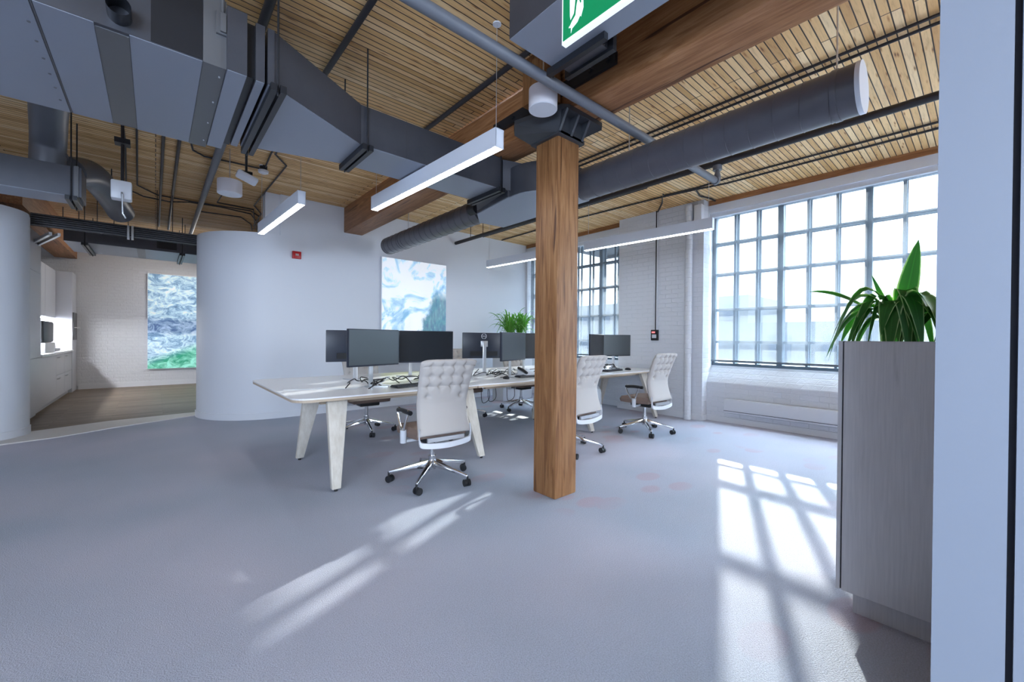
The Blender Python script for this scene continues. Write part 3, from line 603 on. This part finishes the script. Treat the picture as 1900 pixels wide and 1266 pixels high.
sgn([(.040, .198), (.115, .198), (.118, .085), (.105, .052), (.100, .060), (.085, .040), (.055, .028), (.048, .010), (.048, .036), (.035, .040), (.047, .062), (.042, .09)], MEXW, 1.3945, 'pictogram_door')
sgn([(.060, .198), (.078, .198), (.072, .130), (.066, .088), (.046, .068), (.036, .046), (.042, .046), (.054, .060), (.074, .076), (.080, .118), (.090, .150), (.100, .115), (.104, .112), (.107, .118), (.088, .178), (.088, .198)], MGREEN, 1.3935, 'pictogram_figure')
MB().tube([(1.41, 1.08, 2.82), (1.41, 1.08, CEIL)], .01, 8).build('stem', MWHITE, t)
t = thing('fan_coil_box', 'dark grey metal ceiling box beside the beam, behind the exit sign', 'ceiling unit', (1.75, 1.2, 3.0))
MB().box((1.55, .55, 3.0), (1.98, 1.83, 3.36)).build('casing', MDUCT, t); MB().box((1.552, .55, 2.996), (1.978, 1.828, 2.9998)).build('lit_bottom_panel', MLITPANEL, t); MB().box((1.98, 1.50, 3.0), (2.04, 1.80, 3.30)).build('spout', MDUCT, t)
MB().box((1.90, 1.42, 2.955), (1.935, 1.87, 2.998)).build('strap', MIRON, t)
MB().box((2.04, 1.46, 2.98), (2.075, 1.84, 3.34)).build('flange', MIRON, t)
for y in (1.46, 1.86): MB().tube([(1.95, y, 2.96), (1.95, y, CEIL)], .006, 8).build('hanger_rod', MROD, t)
t = thing('fire_alarm', 'small red fire alarm on the white feature wall', 'fire alarm', (1.683, 7.13, 2.49))
MB().box((1.62, 7.11, 2.49), (1.745, 7.16, 2.605)).build('housing', MRED, t, bevel=.006)
MB().box((1.66, 7.095, 2.535), (1.705, 7.11, 2.565)).build('strobe_lens', mat('clear_lens', (.45, .35, .35), .2), t)

# ================================================================== PICTURES
def picture(lab, x0, x1, z0, z1, y, art):
    t = thing('backlit_picture', lab, 'picture', ((x0+x1)/2, y, z0), 'backlit pictures')
    MB().box((x0, y-.05, z0), (x1, y, z1)).build('frame', MWHITE, t); MB().box((x0+.012, y-.054, z0+.012), (x1-.012, y-.05, z1-.012)).build('print', art, t)
picture('large backlit picture of pale clouds and dark blue-green shapes on the feature wall', 3.06, 4.42, .82, 2.72, 7.16, m_art('clouds'))
picture('large backlit blue and green picture on the kitchen back wall', -.15, 1.15, .42, 2.81, 13.65, m_art('water'))

# ================================================================== KITCHEN
t = thing('tall_cabinet', 'tall white kitchen cabinet beside the rounded left wall', 'cabinet', (-1.63, 8.95, 0))
MB().box((-1.95, 8.22, .08), (-1.37, 9.70, 2.80)).build('body', MKIT, t)
for z0, z1 in ((.09, .90), (.905, 2.2), (2.205, 2.79)): MB().box((-1.37, 8.225, z0), (-1.35, 9.69, z1)).build('door', MKIT, t)
MB().box((-1.93, 8.225, 0), (-1.40, 9.68, .08)).build('plinth', MKIT, t)
for i, y in enumerate((9.70, 11.15, 12.05)):
    y1 = (11.15, 12.05, 13.0)[i]; t = thing('base_cabinet', ('white base cabinet next to the tall cabinet', 'white base cabinet with two handles in the middle of the kitchen run', 'white base cabinet at the far end of the kitchen run')[i], 'cabinet', (-1.65, (y+y1)/2, 0), 'kitchen base cabinets')
    MB().box((-1.95, y+.002, .09), (-1.385, y1-.002, .90)).build('body', MKIT, t)
    if i == 0: MB().box((-1.385, y+.004, .10), (-1.365, y1-.004, .895)).build('door', MKIT, t)
    else:
        for z0, z1 in ((.10, .50), (.505, .895)):
            d = MB().box((-1.385, y+.004, z0), (-1.365, y1-.004, z1)).build('drawer', MKIT, t)
            MB().tube([(-1.365, y+.08, z1-.06), (-1.335, y+.08, z1-.06), (-1.335, y+.3, z1-.06), (-1.365, y+.3, z1-.06)], .006, 8).build('handle', MSILV, d)
    MB().box((-1.93, y+.002, 0), (-1.42, y1-.002, .09)).build('plinth', MKIT, t)
o = MB().box((-1.96, 9.70, .90), (-1.33, 13.0, .94)).build('worktop', MCTOP, bevel=.004); tag(o, 'white kitchen worktop over the base cabinets', 'worktop')
t = thing('wall_cabinet', 'white kitchen wall cabinet above the worktop', 'cabinet', (-1.79, 11.2, 1.62))
MB().box((-1.96, 9.72, 1.62), (-1.62, 12.98, 2.62)).build('body', MKIT, t)
for k in range(3): MB().box((-1.62, 9.73+1.085*k, 1.62), (-1.60, 10.80+1.085*k, 2.62)).build('door', MKIT, t)
MB().box((-1.82, 9.8, 1.610), (-1.76, 12.9, 1.620)).build('light_strip', mat('under_cabinet_led', (1, 1, 1), .5, emit=(.95, .97, 1), estr=95), t)['label'] = 'glowing under-cabinet light'
t = thing('tall_cabinet', 'tall white end cabinet with grey oven at the far kitchen corner', 'cabinet', (-1.65, 13.3, 0))
MB().box((-1.96, 13.02, .0), (-1.36, 13.62, 2.62)).build('body', MKIT, t)
v = MB().box((-1.36, 13.08, 1.15), (-1.34, 13.56, 1.75)).build('oven_front', MSTRAP, t); MB().tube([(-1.34, 13.1, 1.42), (-1.29, 13.1, 1.42), (-1.29, 13.5, 1.42), (-1.34, 13.5, 1.42)], .008, 8).build('handle', MSILV, v)
t = thing('coffee_machine', 'white countertop machine with dark glass front under the wall cabinet', 'coffee machine', (-1.62, 11.4, .94))
MB().box((-1.86, 10.6, .94), (-1.42, 11.5, 1.12)).build('base', MWHITE, t, bevel=.02); MB().box((-1.85, 10.6, 1.12), (-1.44, 11.5, 1.50)).build('body', MBLK, t, bevel=.03)
MB().box((-1.84, 10.58, 1.14), (-1.47, 10.6, 1.48)).build('glass_front', MSCR, t)
t = thing('dish_tray', 'black tray of dishes on the worktop beside the machine', 'tray', (-1.6, 12.0, .94))
MB().box((-1.80, 11.75, .94), (-1.45, 12.3, .99)).build('tray', MBLK, t); s = MB()
for k in range(5): s.box((-1.75, 11.8+.09*k, .99), (-1.5, 11.81+.09*k, 1.10), Matrix.Rotation(.5, 3, 'X'))
s.build('rack', MBLK, t)
t = thing('wall_outlet', 'small dark outlet cluster on the end cabinet side above the worktop', 'outlet', (-1.7, 13.01, 1.3))
for k in range(4): MB().box((-1.83+.10*(k % 2), 13.0, 1.28+.10*(k//2)), (-1.77+.10*(k % 2), 13.02, 1.34+.10*(k//2))).build('socket', MBLK, t)

# ================================================================== DESKS
ZD = .76
def rrect(x0, y0, x1, y1, r, corners):
    out = []
    for (cx, cy, a, k) in ((x0+r, y0+r, 180, 0), (x1-r, y0+r, 270, 1), (x1-r, y1-r, 0, 2), (x0+r, y1-r, 90, 3)):
        if k in corners: out += arc(cx, cy, r, a, a+90, 8)
        else: out.append(((x0, y0), (x1, y0), (x1, y1), (x0, y1))[k])
    return out
xs = [.83, 2.62, 4.52, 6.44]
DL = ('white-topped bench desk nearest the camera, with rounded left corner', 'white-topped bench desk in the middle of the row, behind the post', 'white-topped bench desk by the window pier at the far end')
FEET = [(1.12, 2.60), (None, 4.46), (None, 6.10)]
for i in range(3):
    t = thing('bench_desk', DL[i], 'desk', ((xs[i]+xs[i+1])/2, 4.55, 0), 'bench desks in a row')
    cs = {0: (0, 3), 1: (), 2: (1, 2)}[i]
    MB().prism(rrect(xs[i], 3.56, xs[i+1]-.003, 5.54, .14, cs), ZD-.012, ZD).build('top_surface', MDESK, t)
    MB().prism(rrect(xs[i]+.004, 3.564, xs[i+1]-.007, 5.536, .138, cs), ZD-.034, ZD-.012).build('underside', MPLY, t)['label'] = 'wooden ply edge'
    MB().box((xs[i]+.25, 3.76, ZD-.085), (xs[i+1]-.12, 3.80, ZD-.034)).box((xs[i]+.25, 4.40, ZD-.085), (xs[i+1]-.12, 4.44, ZD-.034)).build('rail', MPLY, t)
    for j, x in enumerate(FEET[i]):
        if x is None: continue
        for (yf, yt) in ((3.47, 3.68), (4.59, 4.38)):
            sx = -1 if j == 0 else 1; xt = x-sx*.09+sx*.02; sy = 1 if yt > yf else -1
            s = MB(); s.loft([[(x-.035, yf-.02, .02), (x+.035, yf-.02, .02), (x+.035, yf+.025, .02), (x-.035, yf+.025, .02)], [(xt-.085, yt-.03, ZD-.036), (xt+.085, yt-.03, ZD-.036), (xt+.085, yt+.03, ZD-.036), (xt-.085, yt+.03, ZD-.036)]])
            lg = s.build('leg', MLEG, t, bevel=.004); MB().cyl((x, yf), .014, 0, .022, 10).build('foot_pad', MRUB, lg)

# ---- monitors
def make_monitor(W=.62, H=.365):
    t = thing('monitor', '', 'monitor', (0, 0, 0), 'monitors on the desks', local=True)
    zb = .975-ZD
    MB().box((-W/2, -.012, zb), (W/2, .018, zb+H)).build('housing', MBACK, t, bevel=.006)
    MB().box((-W/2+.008, -.0145, zb+.016), (W/2-.008, -.012, zb+H-.008)).build('screen', MSCR, t)
    MB().box((-W*.32, .018, zb+.035), (W*.32, .032, zb+.10)).build('port_bay', MBLK, t)
    MB().box((-.025, .045, .01), (.025, .062, zb+H*.62)).box((-.05, .018, zb+H*.45), (.05, .05, zb+H*.68)).build('stand_column', MSILV, t, bevel=.004)
    s = MB(); s.prism([(-.11, -.09), (-.095, -.09), (.0, .05), (.095, -.09), (.11, -.09), (.03, .11), (-.03, .11)], 0, .012); s.build('stand_base', MSILV, t)
    lg = MB(); n = 24
    for k in range(n):
        pass
    lg.tube([(0.036*math.cos(2*PI*k/24), .0195, zb+H-.05+.036*math.sin(2*PI*k/24)) for k in range(25)], .0035, 6, cap=False)
    b = lg.build('badge', MGREYPL, t)
    cu = bpy.data.curves.new('txt', 'FONT'); cu.body = 'DELL'; cu.size = .026; cu.align_x = 'CENTER'; cu.align_y = 'CENTER'; cu.extrude = .0008
    tmp = bpy.data.objects.new('tmp', cu); C.objects.link(tmp); bpy.context.view_layer.update()
    me = bpy.data.meshes.new_from_object(tmp.evaluated_get(bpy.context.evaluated_depsgraph_get())); bpy.data.objects.remove(tmp)
    rot = Matrix(((-1, 0, 0), (0, 0, 1), (0, 1, 0))).to_4x4(); me.transform(Matrix.Translation((0, .0195, zb+H-.05)) @ rot); me.materials.clear(); me.materials.append(MGREYPL)
    o = bpy.data.objects.new('lettering', me); C.objects.link(o); o.parent = b
    return t
MDARK = mat('dark_monitor_screen', (.010, .013, .017), .25, spec=.5)  # screen without the reflection put into the paler colour
mon = make_monitor(); D = math.radians
MONS = [((1.655, 4.00), 17, 'leftmost front monitor, pale screen turned to the near chair'), ((2.37, 4.235), -20, 'black-screened monitor right of the pale one, above the near chair back'),
        ((3.51, 4.01), 19, 'narrow-looking pale monitor just left of the post'), ((4.23, 4.22), -20, 'dark monitor half hidden by the left side of the post'),
        ((5.28, 4.03), 18, 'dark monitor behind the second chair, right of the post'), ((6.00, 4.19), -20, 'pale-screened monitor at the end of the row against the window'),
        ((1.77, 4.86), 180-8, 'monitor seen from behind at the far left of the desks'), ((2.47, 4.90), 180+10, 'monitor seen from behind, mostly covered by the black-screened one'),
        ((3.56, 4.72), 180-22, 'monitor seen from behind with round badge, left of the fern'), ((5.30, 4.9), 180-12, 'monitor seen from behind by the far window'), ((4.45, 4.9), 180+12, 'back-row monitor hidden behind the post')]
for i, ((x, y), a, lab) in enumerate(MONS):
    o = mon if i == 0 else dup(mon, (0, 0, 0)); o.location = (x, y, ZD); o.rotation_euler = (0, 0, D(a)); o['label'] = lab
    if i in (1, 3, 4):
        for c in o.children:
            if c.name.startswith('screen'): c.data = c.data.copy(); c.data.materials[0] = MDARK
# ---- keyboards
def make_keyboard():
    t = thing('keyboard', '', 'keyboard', (0, 0, 0), 'keyboards on the desks', local=True)
    MB().box((-.22, -.065, .002), (.22, .065, .018)).build('tray', MBLK, t, bevel=.005)
    s = MB()
    for r in range(5):
        for c in range(18): s.box((-.212+.0237*c, -.058+.024*r, .018), (-.212+.0237*c+.019, -.058+.024*r+.019, .026))
    s.build('keys', mat('keycaps', (.03, .032, .04), .5), t); return t
kb = make_keyboard()
for i, (x, y, a, lab) in enumerate(((2.0, 3.86, 8, 'black keyboard in front of the near pair of monitors'), (3.72, 3.90, -5, 'black keyboard by the post on the middle desk'), (5.45, 3.86, 4, 'black keyboard in front of the far right monitor'), (3.35, 5.05, 190, 'black keyboard on the back side of the desks'))):
    o = kb if i == 0 else dup(kb, (0, 0, 0)); o.location = (x, y, ZD); o.rotation_euler = (0, 0, D(a)); o['label'] = lab
def mouse(x, y, lab):
    o = MB().lathe((0, 0), [(.03, 0), (.034, .01), (.03, .025), (.016, .035), (.002, .038)], 16)
    o.v = [(a*1.0+x, b*1.6+y, c+ZD) for a, b, c in o.v]; tag(o.build('mouse', MBLK), lab, 'mouse', 'computer mice')
mouse(5.86, 3.84, 'black mouse beside the far keyboard'); mouse(3.28, 3.88, 'black mouse near the post')
# ---- cable tangles on and under the desks
def cable(lab, pts, r=.004, m=MBLK, grp='cables on the desks'):
    tag(MB().tube(spline(pts, 6), r, 6).build('cable', m), lab, 'cable', grp)
rc = random.Random(3); z = ZD+.006
anch = [(1.68, 4.05, 'pale front monitor'), (2.36, 4.28, 'black-screened monitor'), (3.45, 4.35, 'monitor with the round badge'), (3.75, 4.2, 'post-side monitor'), (5.9, 4.2, 'far right monitor'), (5.3, 4.15, 'monitor behind the second chair')]
WAYS = (('curling off to the left', -.30, .0), ('running to the right', .26, .02), ('looping towards the near desk edge', -.05, -.20), ('coiled close to the stand', .0, .08), ('crossing over the others', .12, -.08))
for (x, y, nm) in anch:
    for k, (wy, ox, oy) in enumerate(WAYS):
        p = [(x+rc.uniform(-.06, .06), y+rc.uniform(-.02, .10), z)]
        for q in range(6): p.append((x+ox*(q+1)/5+rc.uniform(-.10, .10), y+oy*(q+1)/5+rc.uniform(-.10, .10), z+(rc.uniform(0, .09) if q < 5 else 0)))
        cable(('thin grey' if k == 4 else 'black')+' cable at the '+nm+' foot, '+wy, p, .0055 if k < 4 else .004, MBLK if k < 4 else MGREYPL)
cable('grey cable trailing across the desk to its left end', [(1.6, 4.1, z), (1.4, 4.0, z), (1.2, 4.12, z), (1.0, 4.22, z), (.9, 4.25, z)], .003, MGREYPL)
for (x, y, wh) in ((3.35, 4.35, 'just right of the third leg'), (3.5, 4.4, 'midway between the third leg and the post'), (3.75, 4.3, 'closest to the post on its left'), (4.8, 4.1, 'above the rounded pouf'), (5.15, 4.15, 'left of the far chair')):
    cable('dark cable looping down under the desks, '+wh, [(x, y, ZD-.035), (x+.04, y, .55+rc.uniform(-.1, .1)), (x-.05, y+.03, .40), (x-.10, y, .55), (x-.08, y, ZD-.035)], .004, MBLK, 'cables hanging under the desks')
# small things on the desks
t = thing('desk_phone', 'white desk phone with dark keys left of the post', 'phone', (3.75, 3.98, ZD))
MB().add([(3.64, 3.90, ZD), (3.86, 3.90, ZD), (3.86, 4.08, ZD), (3.64, 4.08, ZD), (3.64, 3.90, ZD+.03), (3.86, 3.90, ZD+.03), (3.86, 4.08, ZD+.09), (3.64, 4.08, ZD+.09)], [(0, 3, 2, 1), (4, 5, 6, 7), (0, 1, 5, 4), (1, 2, 6, 5), (2, 3, 7, 6), (3, 0, 4, 7)]).build('body', MGREYPL, t, bevel=.008)
MB().tube(spline([(3.66, 3.91, ZD+.05), (3.66, 3.99, ZD+.085), (3.66, 4.08, ZD+.11)], 5), .018, 10).build('handset', MBLK, t)

# ================================================================== CHAIRS
def make_chair():
    t = thing('office_chair', '', 'chair', (0, 0, 0), 'cream tufted swivel chairs', local=True)
    yb = lambda z: (-.245 if z < .46 else -.245+.06*math.sin(min(1, (z-.46)/.26)*PI/2) if z < .72 else -.185-.14*((z-.72)/.38)**1.2)
    NX, NZ = 40, 56; z0, z1 = .455, 1.085
    def hw(z):
        f = (z-z0)/(z1-z0); return .232+.018*abs(2*f-.75)**1.5-.0*f
    rowz = [1.03, .945, .86, .775]; cols = [-.155, -.052, .052, .155]
    def tuft(x, z):
        d = 0
        for r, zz in enumerate(rowz):
            for c, xx in enumerate(cols):
                if r == 3 and c in (1, 2): continue
                q = ((x-xx)/.020)**2+((z-zz)/.018)**2; d += .034*math.exp(-q)+.006*math.exp(-q/5)
        if z > .80: 
            for xx in cols: d += .007*math.exp(-((x-xx)/.010)**2)
            for zz in rowz[:3]: d += .007*math.exp(-((z-zz)/.010)**2)
        return min(d, .038)
    def surf(side):
        rings = []
        for j in range(NZ+1):
            z = z0+(z1-z0)*j/NZ; row = []
            for i in range(NX+1):
                u = -1+2*i/NX; w_ = hw(z); x = u*w_
                ed = 1-abs(u)**6; et = 1-abs(2*j/NZ-1)**14
                th = .006+.036*(max(0, ed)**.5)*(max(0, et)**.5)
                cr = 0
                # rounded top corners
                zz = z
                if j > NZ-5: zz = z-.02*abs(u)**8
                row.append((x, yb(z)+side*max(.002, th-tuft(x, z)*min(1, ed*3)), zz))
            rings.append(row)
        return rings
    s = MB(); A, B = surf(-1), surf(1); n = NX+1
    s.loft(A, False, True, closed=False); s.loft([r[::-1] for r in B], False, True, closed=False)
    # edges
    edge = [A[j][0] for j in range(NZ+1)]+[A[NZ][i] for i in range(1, n)]+[A[j][-1] for j in range(NZ-1, -1, -1)]+[A[0][i] for i in range(n-2, 0, -1)]
    edge2 = [B[j][0] for j in range(NZ+1)]+[B[NZ][i] for i in range(1, n)]+[B[j][-1] for j in range(NZ-1, -1, -1)]+[B[0][i] for i in range(n-2, 0, -1)]
    s.loft([edge, edge2], False, True); s.build('backrest', MCHAIR, t)
    # lower back frame
    s = MB()
    fr = [(-.235, -.262, .50), (-.238, -.268, .42), (-.20, -.275, .385), (0, -.29, .37), (.20, -.275, .385), (.238, -.268, .42), (.235, -.262, .50)]
    P = spline(fr, 6); s.loft([[p+Vector((0, 0, -.022)), p+Vector((0, .022, -.022)), p+Vector((0, .022, .022)), p+Vector((0, 0, .022))] for p in P], True, True)
    s.box((-.05, -.28, .35), (.05, -.05, .385)); s.build('back_frame', MWHITE, t)
    MB().box((-.17, -.27, .405), (.17, -.25, .44)).build('lumbar_bar', MSILV, t)
    s = MB(); sec = []
    for y, hw_, zt_, zb_ in ((-.21, .20, .475, .43), (-.19, .225, .495, .42), (-.05, .24, .50, .415), (.12, .24, .50, .415), (.22, .235, .49, .415), (.26, .20, .465, .43)):
        sec.append([(-hw_, y, zb_), (hw_, y, zb_), (hw_+.008, y, (zb_+zt_)/2), (hw_-.015, y, zt_), (-hw_+.015, y, zt_), (-hw_-.008, y, (zb_+zt_)/2)])
    s.loft(sec, True, True); s.build('seat', MSEAT, t)
    MB().box((-.13, -.16, .36), (.13, .14, .415)).build('tilt_mechanism', MBLK, t, bevel=.015)
    MB().cyl((0, 0), .022, .13, .37, 16).cyl((0, 0), .034, .10, .22, 16).build('gas_column', MCHROME, t)
    for sx in (-1, 1):
        a = MB().tube(spline([(sx*.26, -.13, .635), (sx*.27, .0, .64), (sx*.265, .12, .63)], 4), .020, 10).build('armrest', MBLK, t)
        MB().tube(spline([(sx*.265, .10, .655), (sx*.275, .11, .60), (sx*.275, .05, .50), (sx*.27, .0, .46)], 4), .011, 8).tube([(sx*.265, -.10, .655), (sx*.275, -.06, .56), (sx*.275, -.02, .46)], .011, 8).build('loop', MCHROME, a)
        MB().tube([(sx*.272, -.01, .48), (sx*.272, -.01, .37)], .028, 12).tube([(sx*.272, -.01, .38), (sx*.10, -.01, .385)], .014, 8).build('arm_sleeve', MGREYPL, t)
    for k in range(5):
        a = 2*PI*k/5+D(-90+27); c, s_ = math.cos(a), math.sin(a); r = .37
        m = MB(); m.loft([[(c*q-s_*e*w_, s_*q+c*e*w_, z_+dz) for e, dz in ((-1, -.5*h_), (1, -.5*h_), (.7, .5*h_), (-.7, .5*h_))] for q, w_, z_, h_ in ((.02, .026, .155, .06), (.16, .020, .13, .038), (r, .012, .088, .022))], True, False)
        leg = m.build('base_arm', MCHROME, t, bevel=.004)
        cs = MB(); ph = a+1.0
        ax = Vector((math.cos(ph), math.sin(ph), 0)); ctr = Vector((c*r, s_*r, .03))+Vector((-math.sin(ph), math.cos(ph), 0))*.012
        for e in (-1, 1): cs.tube([ctr+ax*e*.006, ctr+ax*e*.027], .03, 18)
        cs.tube([(c*r, s_*r, .035), (c*r, s_*r, .088)], .009, 8); cs.build('caster', MBLK, leg)
    MB().cyl((0, 0), .04, .125, .185, 18).build('hub', MCHROME, t)
    return t
ch = make_chair()
CH = [((1.86, 3.21), -4, 'cream tufted swivel chair nearest the camera, at the left desk'), ((3.56, 3.08), 4, 'cream tufted swivel chair half hidden by the post'), ((5.05, 3.04), -1, 'cream tufted swivel chair at the far right, in front of the pier'),
      ((2.13, 5.40), 178, 'swivel chair on the far side of the left desk, only base and seat showing'), ((3.68, 5.42), 176, 'swivel chair on the far side, base seen left of the post'), ((4.95, 5.44), 183, 'far side swivel chair whose casters show beside the post')]
for i, ((x, y), a, lab) in enumerate(CH):
    o = ch if i == 0 else dup(ch, (0, 0, 0)); o.location = (x, y, 0); o.rotation_euler = (0, 0, D(a)); o['label'] = lab
# rounded white storage pedestal beneath the desk
o = MB(); pr = [(.0, 0), (.26, 0), (.285, .02), (.29, .08), (.29, .34), (.28, .42), (.24, .48), (.17, .51), (.0, .515)]
o.loft([[(5.40+max(r, .001)*math.cos(2*PI*k/32), 4.38+max(r, .001)*math.sin(2*PI*k/32), zz) for k in range(32)] for r, zz in pr], False, True)
tag(o.build('rounded_pouf', MGREYPL), 'rounded pale grey pouf under the desk beside the second chair', 'pouf')

# ================================================================== PLANTER CABINET AND PLANTS
t = thing('planter_cabinet', 'tall grey cabinet with plants on top at the right edge', 'cabinet', (2.65, -.1, 0))
MB().box((2.42, -.9, .11), (2.88, .447, 1.10)).box((2.42, -.9, 1.10), (2.44, .447, 1.262)).box((2.86, -.9, 1.10), (2.88, .447, 1.262)).box((2.44, .427, 1.10), (2.86, .447, 1.262)).build('body', MCAB, t)
MB().box((2.40, -.9, .11), (2.42, .426, 1.258)).build('door', MCAB, t, bevel=.001)
MB().box((2.403, .432, .11), (2.42, .447, 1.262)).build('side_panel', MCAB, t)
MB().box((2.416, .4262, .11), (2.42, .4318, 1.26)).build('shadow_gap', MGAP, t)
MB().box((2.455, -.85, 0), (2.83, .392, .11)).build('plinth', MCAB, t)
MB().box((2.45, -.88, 1.10), (2.855, .42, 1.22)).build('soil', MSOIL, t)
def leaf(mb, root, tip, wmax, sag, up_, n=10, twist=0., sv=None):
    root = Vector(root); tip = Vector(tip); d = tip-root; side = d.cross(Vector((0, 0, 1)))
    side = side.normalized() if side.length > 1e-4 else Vector((1, 0, 0))
    if sv is not None: side = Vector(sv).normalized()
    rows = []
    for i in range(n+1):
        f = i/n; c = root+d*f+Vector((0, 0, 1))*(up_*4*f*(1-f)-sag*f*f)
        w_ = wmax*(math.sin(PI*min(1, f*.92+.08))**.75)*(1-.25*f) if f < 1 else .001
        a = twist*f; s2 = side*math.cos(a)+Vector((0, 0, 1))*math.sin(a); nn = Vector((0, 0, 1))
        rows.append([c-s2*w_/2+nn*w_*.16, c-s2*w_/4+nn*w_*.05, c, c+s2*w_/4+nn*w_*.05, c+s2*w_/2+nn*w_*.16])
    mb.loft(rows, False, True, closed=False)
def leafobj(name, m, parent, mb, rows=11, cols=5):
    o = mb.build(name, m, parent); me = o.data
    uv = me.uv_layers.new(name='UVMap')
    for lp in me.loops: uv.data[lp.index].uv = ((lp.vertex_index % cols)/(cols-1), ((lp.vertex_index//cols) % rows)/(rows-1))
    return o
rp = random.Random(11)
def dracaena(lab, cx, cy, cz, specs):
    t = thing('dracaena_plant', lab, 'plant', (cx, cy, cz), 'striped dracaenas in the planter')
    s = MB(); s.tube(spline([(cx, cy, cz-.03), (cx+.01, cy, cz+.06), (cx, cy+.01, cz+.14)], 4), .016, 8); s.build('stem', mat('stem_brown', (.05, .03, .02), .7), t)
    for (dx, dy, dz, w_, sag, u_, tw, *sv) in specs:
        if not sv: dx = max(dx, -.15); dz = max(dz, .03)
        mb = MB(); r0 = (cx+dx*.04, cy+dy*.04, cz+.03+rp.uniform(0, .10)); leaf(mb, r0, (cx+dx, cy+dy, cz+dz), w_, sag, u_, twist=tw, sv=(sv[0] if sv else None)); leafobj('leaf', MLF, t, mb)
def specs(n, rmin, rmax, rr):
    out = []
    for k in range(n):
        a = 2*PI*k/n*2.4+rr.uniform(-.3, .3); r = rr.uniform(rmin, rmax); out.append((r*math.cos(a), r*math.sin(a), rr.uniform(-.02, .16), rr.uniform(.06, .095), rr.uniform(.06, .22), rr.uniform(.09, .17), rr.uniform(-.9, .9)))
    return out
def droop(n, rr):
    out = []
    for k in range(n):
        a = math.radians(rr.uniform(70, 290)); r = rr.uniform(.16, .30); out.append((max(-.14, r*math.cos(a)*.8), r*math.sin(a), rr.uniform(.02, .12), rr.uniform(.075, .105), rr.uniform(.05, .16), rr.uniform(.12, .20), rr.uniform(-.5, .5)))
    return out
sp = specs(14, .14, .28, random.Random(5))+droop(17, random.Random(21))+[(-.02, .34, .30, .05, .0, .05, .9), (-.04, -.07, .50, .085, 0, .0, 0, (0, 1, .1)), (-.03, .09, .36, .035, 0, .0, 0, (0, 1, .3)), (-.12, -.05, .16, .06, .02, .10, 0, (.2, 1, .4)), (-.12, .14, .08, .065, .04, .14, 0, (.5, 1, -.3)), (-.10, .24, .04, .06, .10, .22, .9)]
dracaena('striped dracaena with one tall upright leaf, at the visible corner of the planter cabinet', 2.62, .27, 1.22, sp)
dracaena('lower striped dracaena in the planter, cut off by the near white wall', 2.66, -.02, 1.22, specs(20, .16, .32, random.Random(9)))
dracaena('dracaena at the back of the planter, hidden by the near white wall', 2.66, -.42, 1.22, specs(14, .16, .3, random.Random(4)))
t = thing('planter_box', 'tall white planter standing by the feature wall behind the monitors', 'planter', (5.6, 6.5, 0))
MB().box((5.25, 6.3, 0), (6.05, 6.65, 1.26)).build('box', MWHITE, t, bevel=.01); MB().box((5.29, 6.34, 1.25), (6.01, 6.61, 1.27)).build('soil', MSOIL, t)
def fern(lab, cx, cy, cz, seed):
    t = thing('potted_fern', lab, 'plant', (cx, cy, cz), 'arching green ferns'); rr = random.Random(seed); mb = MB()
    for k in range(90):
        a = rr.uniform(0, 2*PI); r = rr.uniform(.12, .46); leaf(mb, (cx+.02*math.cos(a), cy+.02*math.sin(a), cz), (cx+r*math.cos(a), cy+r*math.sin(a), cz+rr.uniform(.18, .62)), rr.uniform(.025, .045), rr.uniform(.0, .3), rr.uniform(.08, .2), twist=rr.uniform(-.8, .8))
    leafobj('foliage', MLF2, t, mb); MB().cyl((cx, cy), .03, cz-.05, cz+.08, 10).build('crown', MSOIL, t)
fern('green arching fern rising above the monitors left of the post', 5.55, 6.46, 1.30, 2)
fern('green fern next to the first one, behind the post', 5.85, 6.48, 1.30, 6)

# ================================================================== OUTSIDE
MG = mat('outside_ground', (.06, .06, .062), .9); MB1 = mat('pale_brick_building', (.06, .058, .056), .9); MB2 = mat('outside_window', (.03, .035, .045), .3)
g = MB().box((7.1, -40, -6.2), (90, 60, -6)).build('ground_outside', MG); tag(g, 'pale street ground far below outside the windows', 'ground')
def building(lab, x, y0, y1, z1):
    t = thing('building', lab, 'building', (x, (y0+y1)/2, -6), 'buildings outside the windows'); MB().box((x, y0, -6), (x+12, y1, z1)).build('walls', MB1, t)
    n = int((y1-y0)/3.2)
    for k in range(n):
        for j in range(2): MB().box((x-.06, y0+1+3.2*k, z1-2.6-3.4*j), (x, y0+2.4+3.2*k, z1-.9-3.4*j)).build('window', MB2, t)
o = MB().box((7.06, 3.7, 3.42), (8.95, 6.7, 3.50)).box((8.90, 3.7, 3.36), (8.95, 6.7, 3.50)).build('added_sun_blocker', MIRON); tag(o, 'added, unseen canopy projecting outside above the far window', 'blocker')  # added out of view to cut the far sun streaks
building('pale low building across the street, seen dimly behind the right shade', 34, -8, 14, 2.6)
building('taller pale building outside, to the left of the low one', 46, 16, 40, 6)
for o in bpy.data.objects:
    for k in ('_w', '_o'):
        if k in o: del o[k]
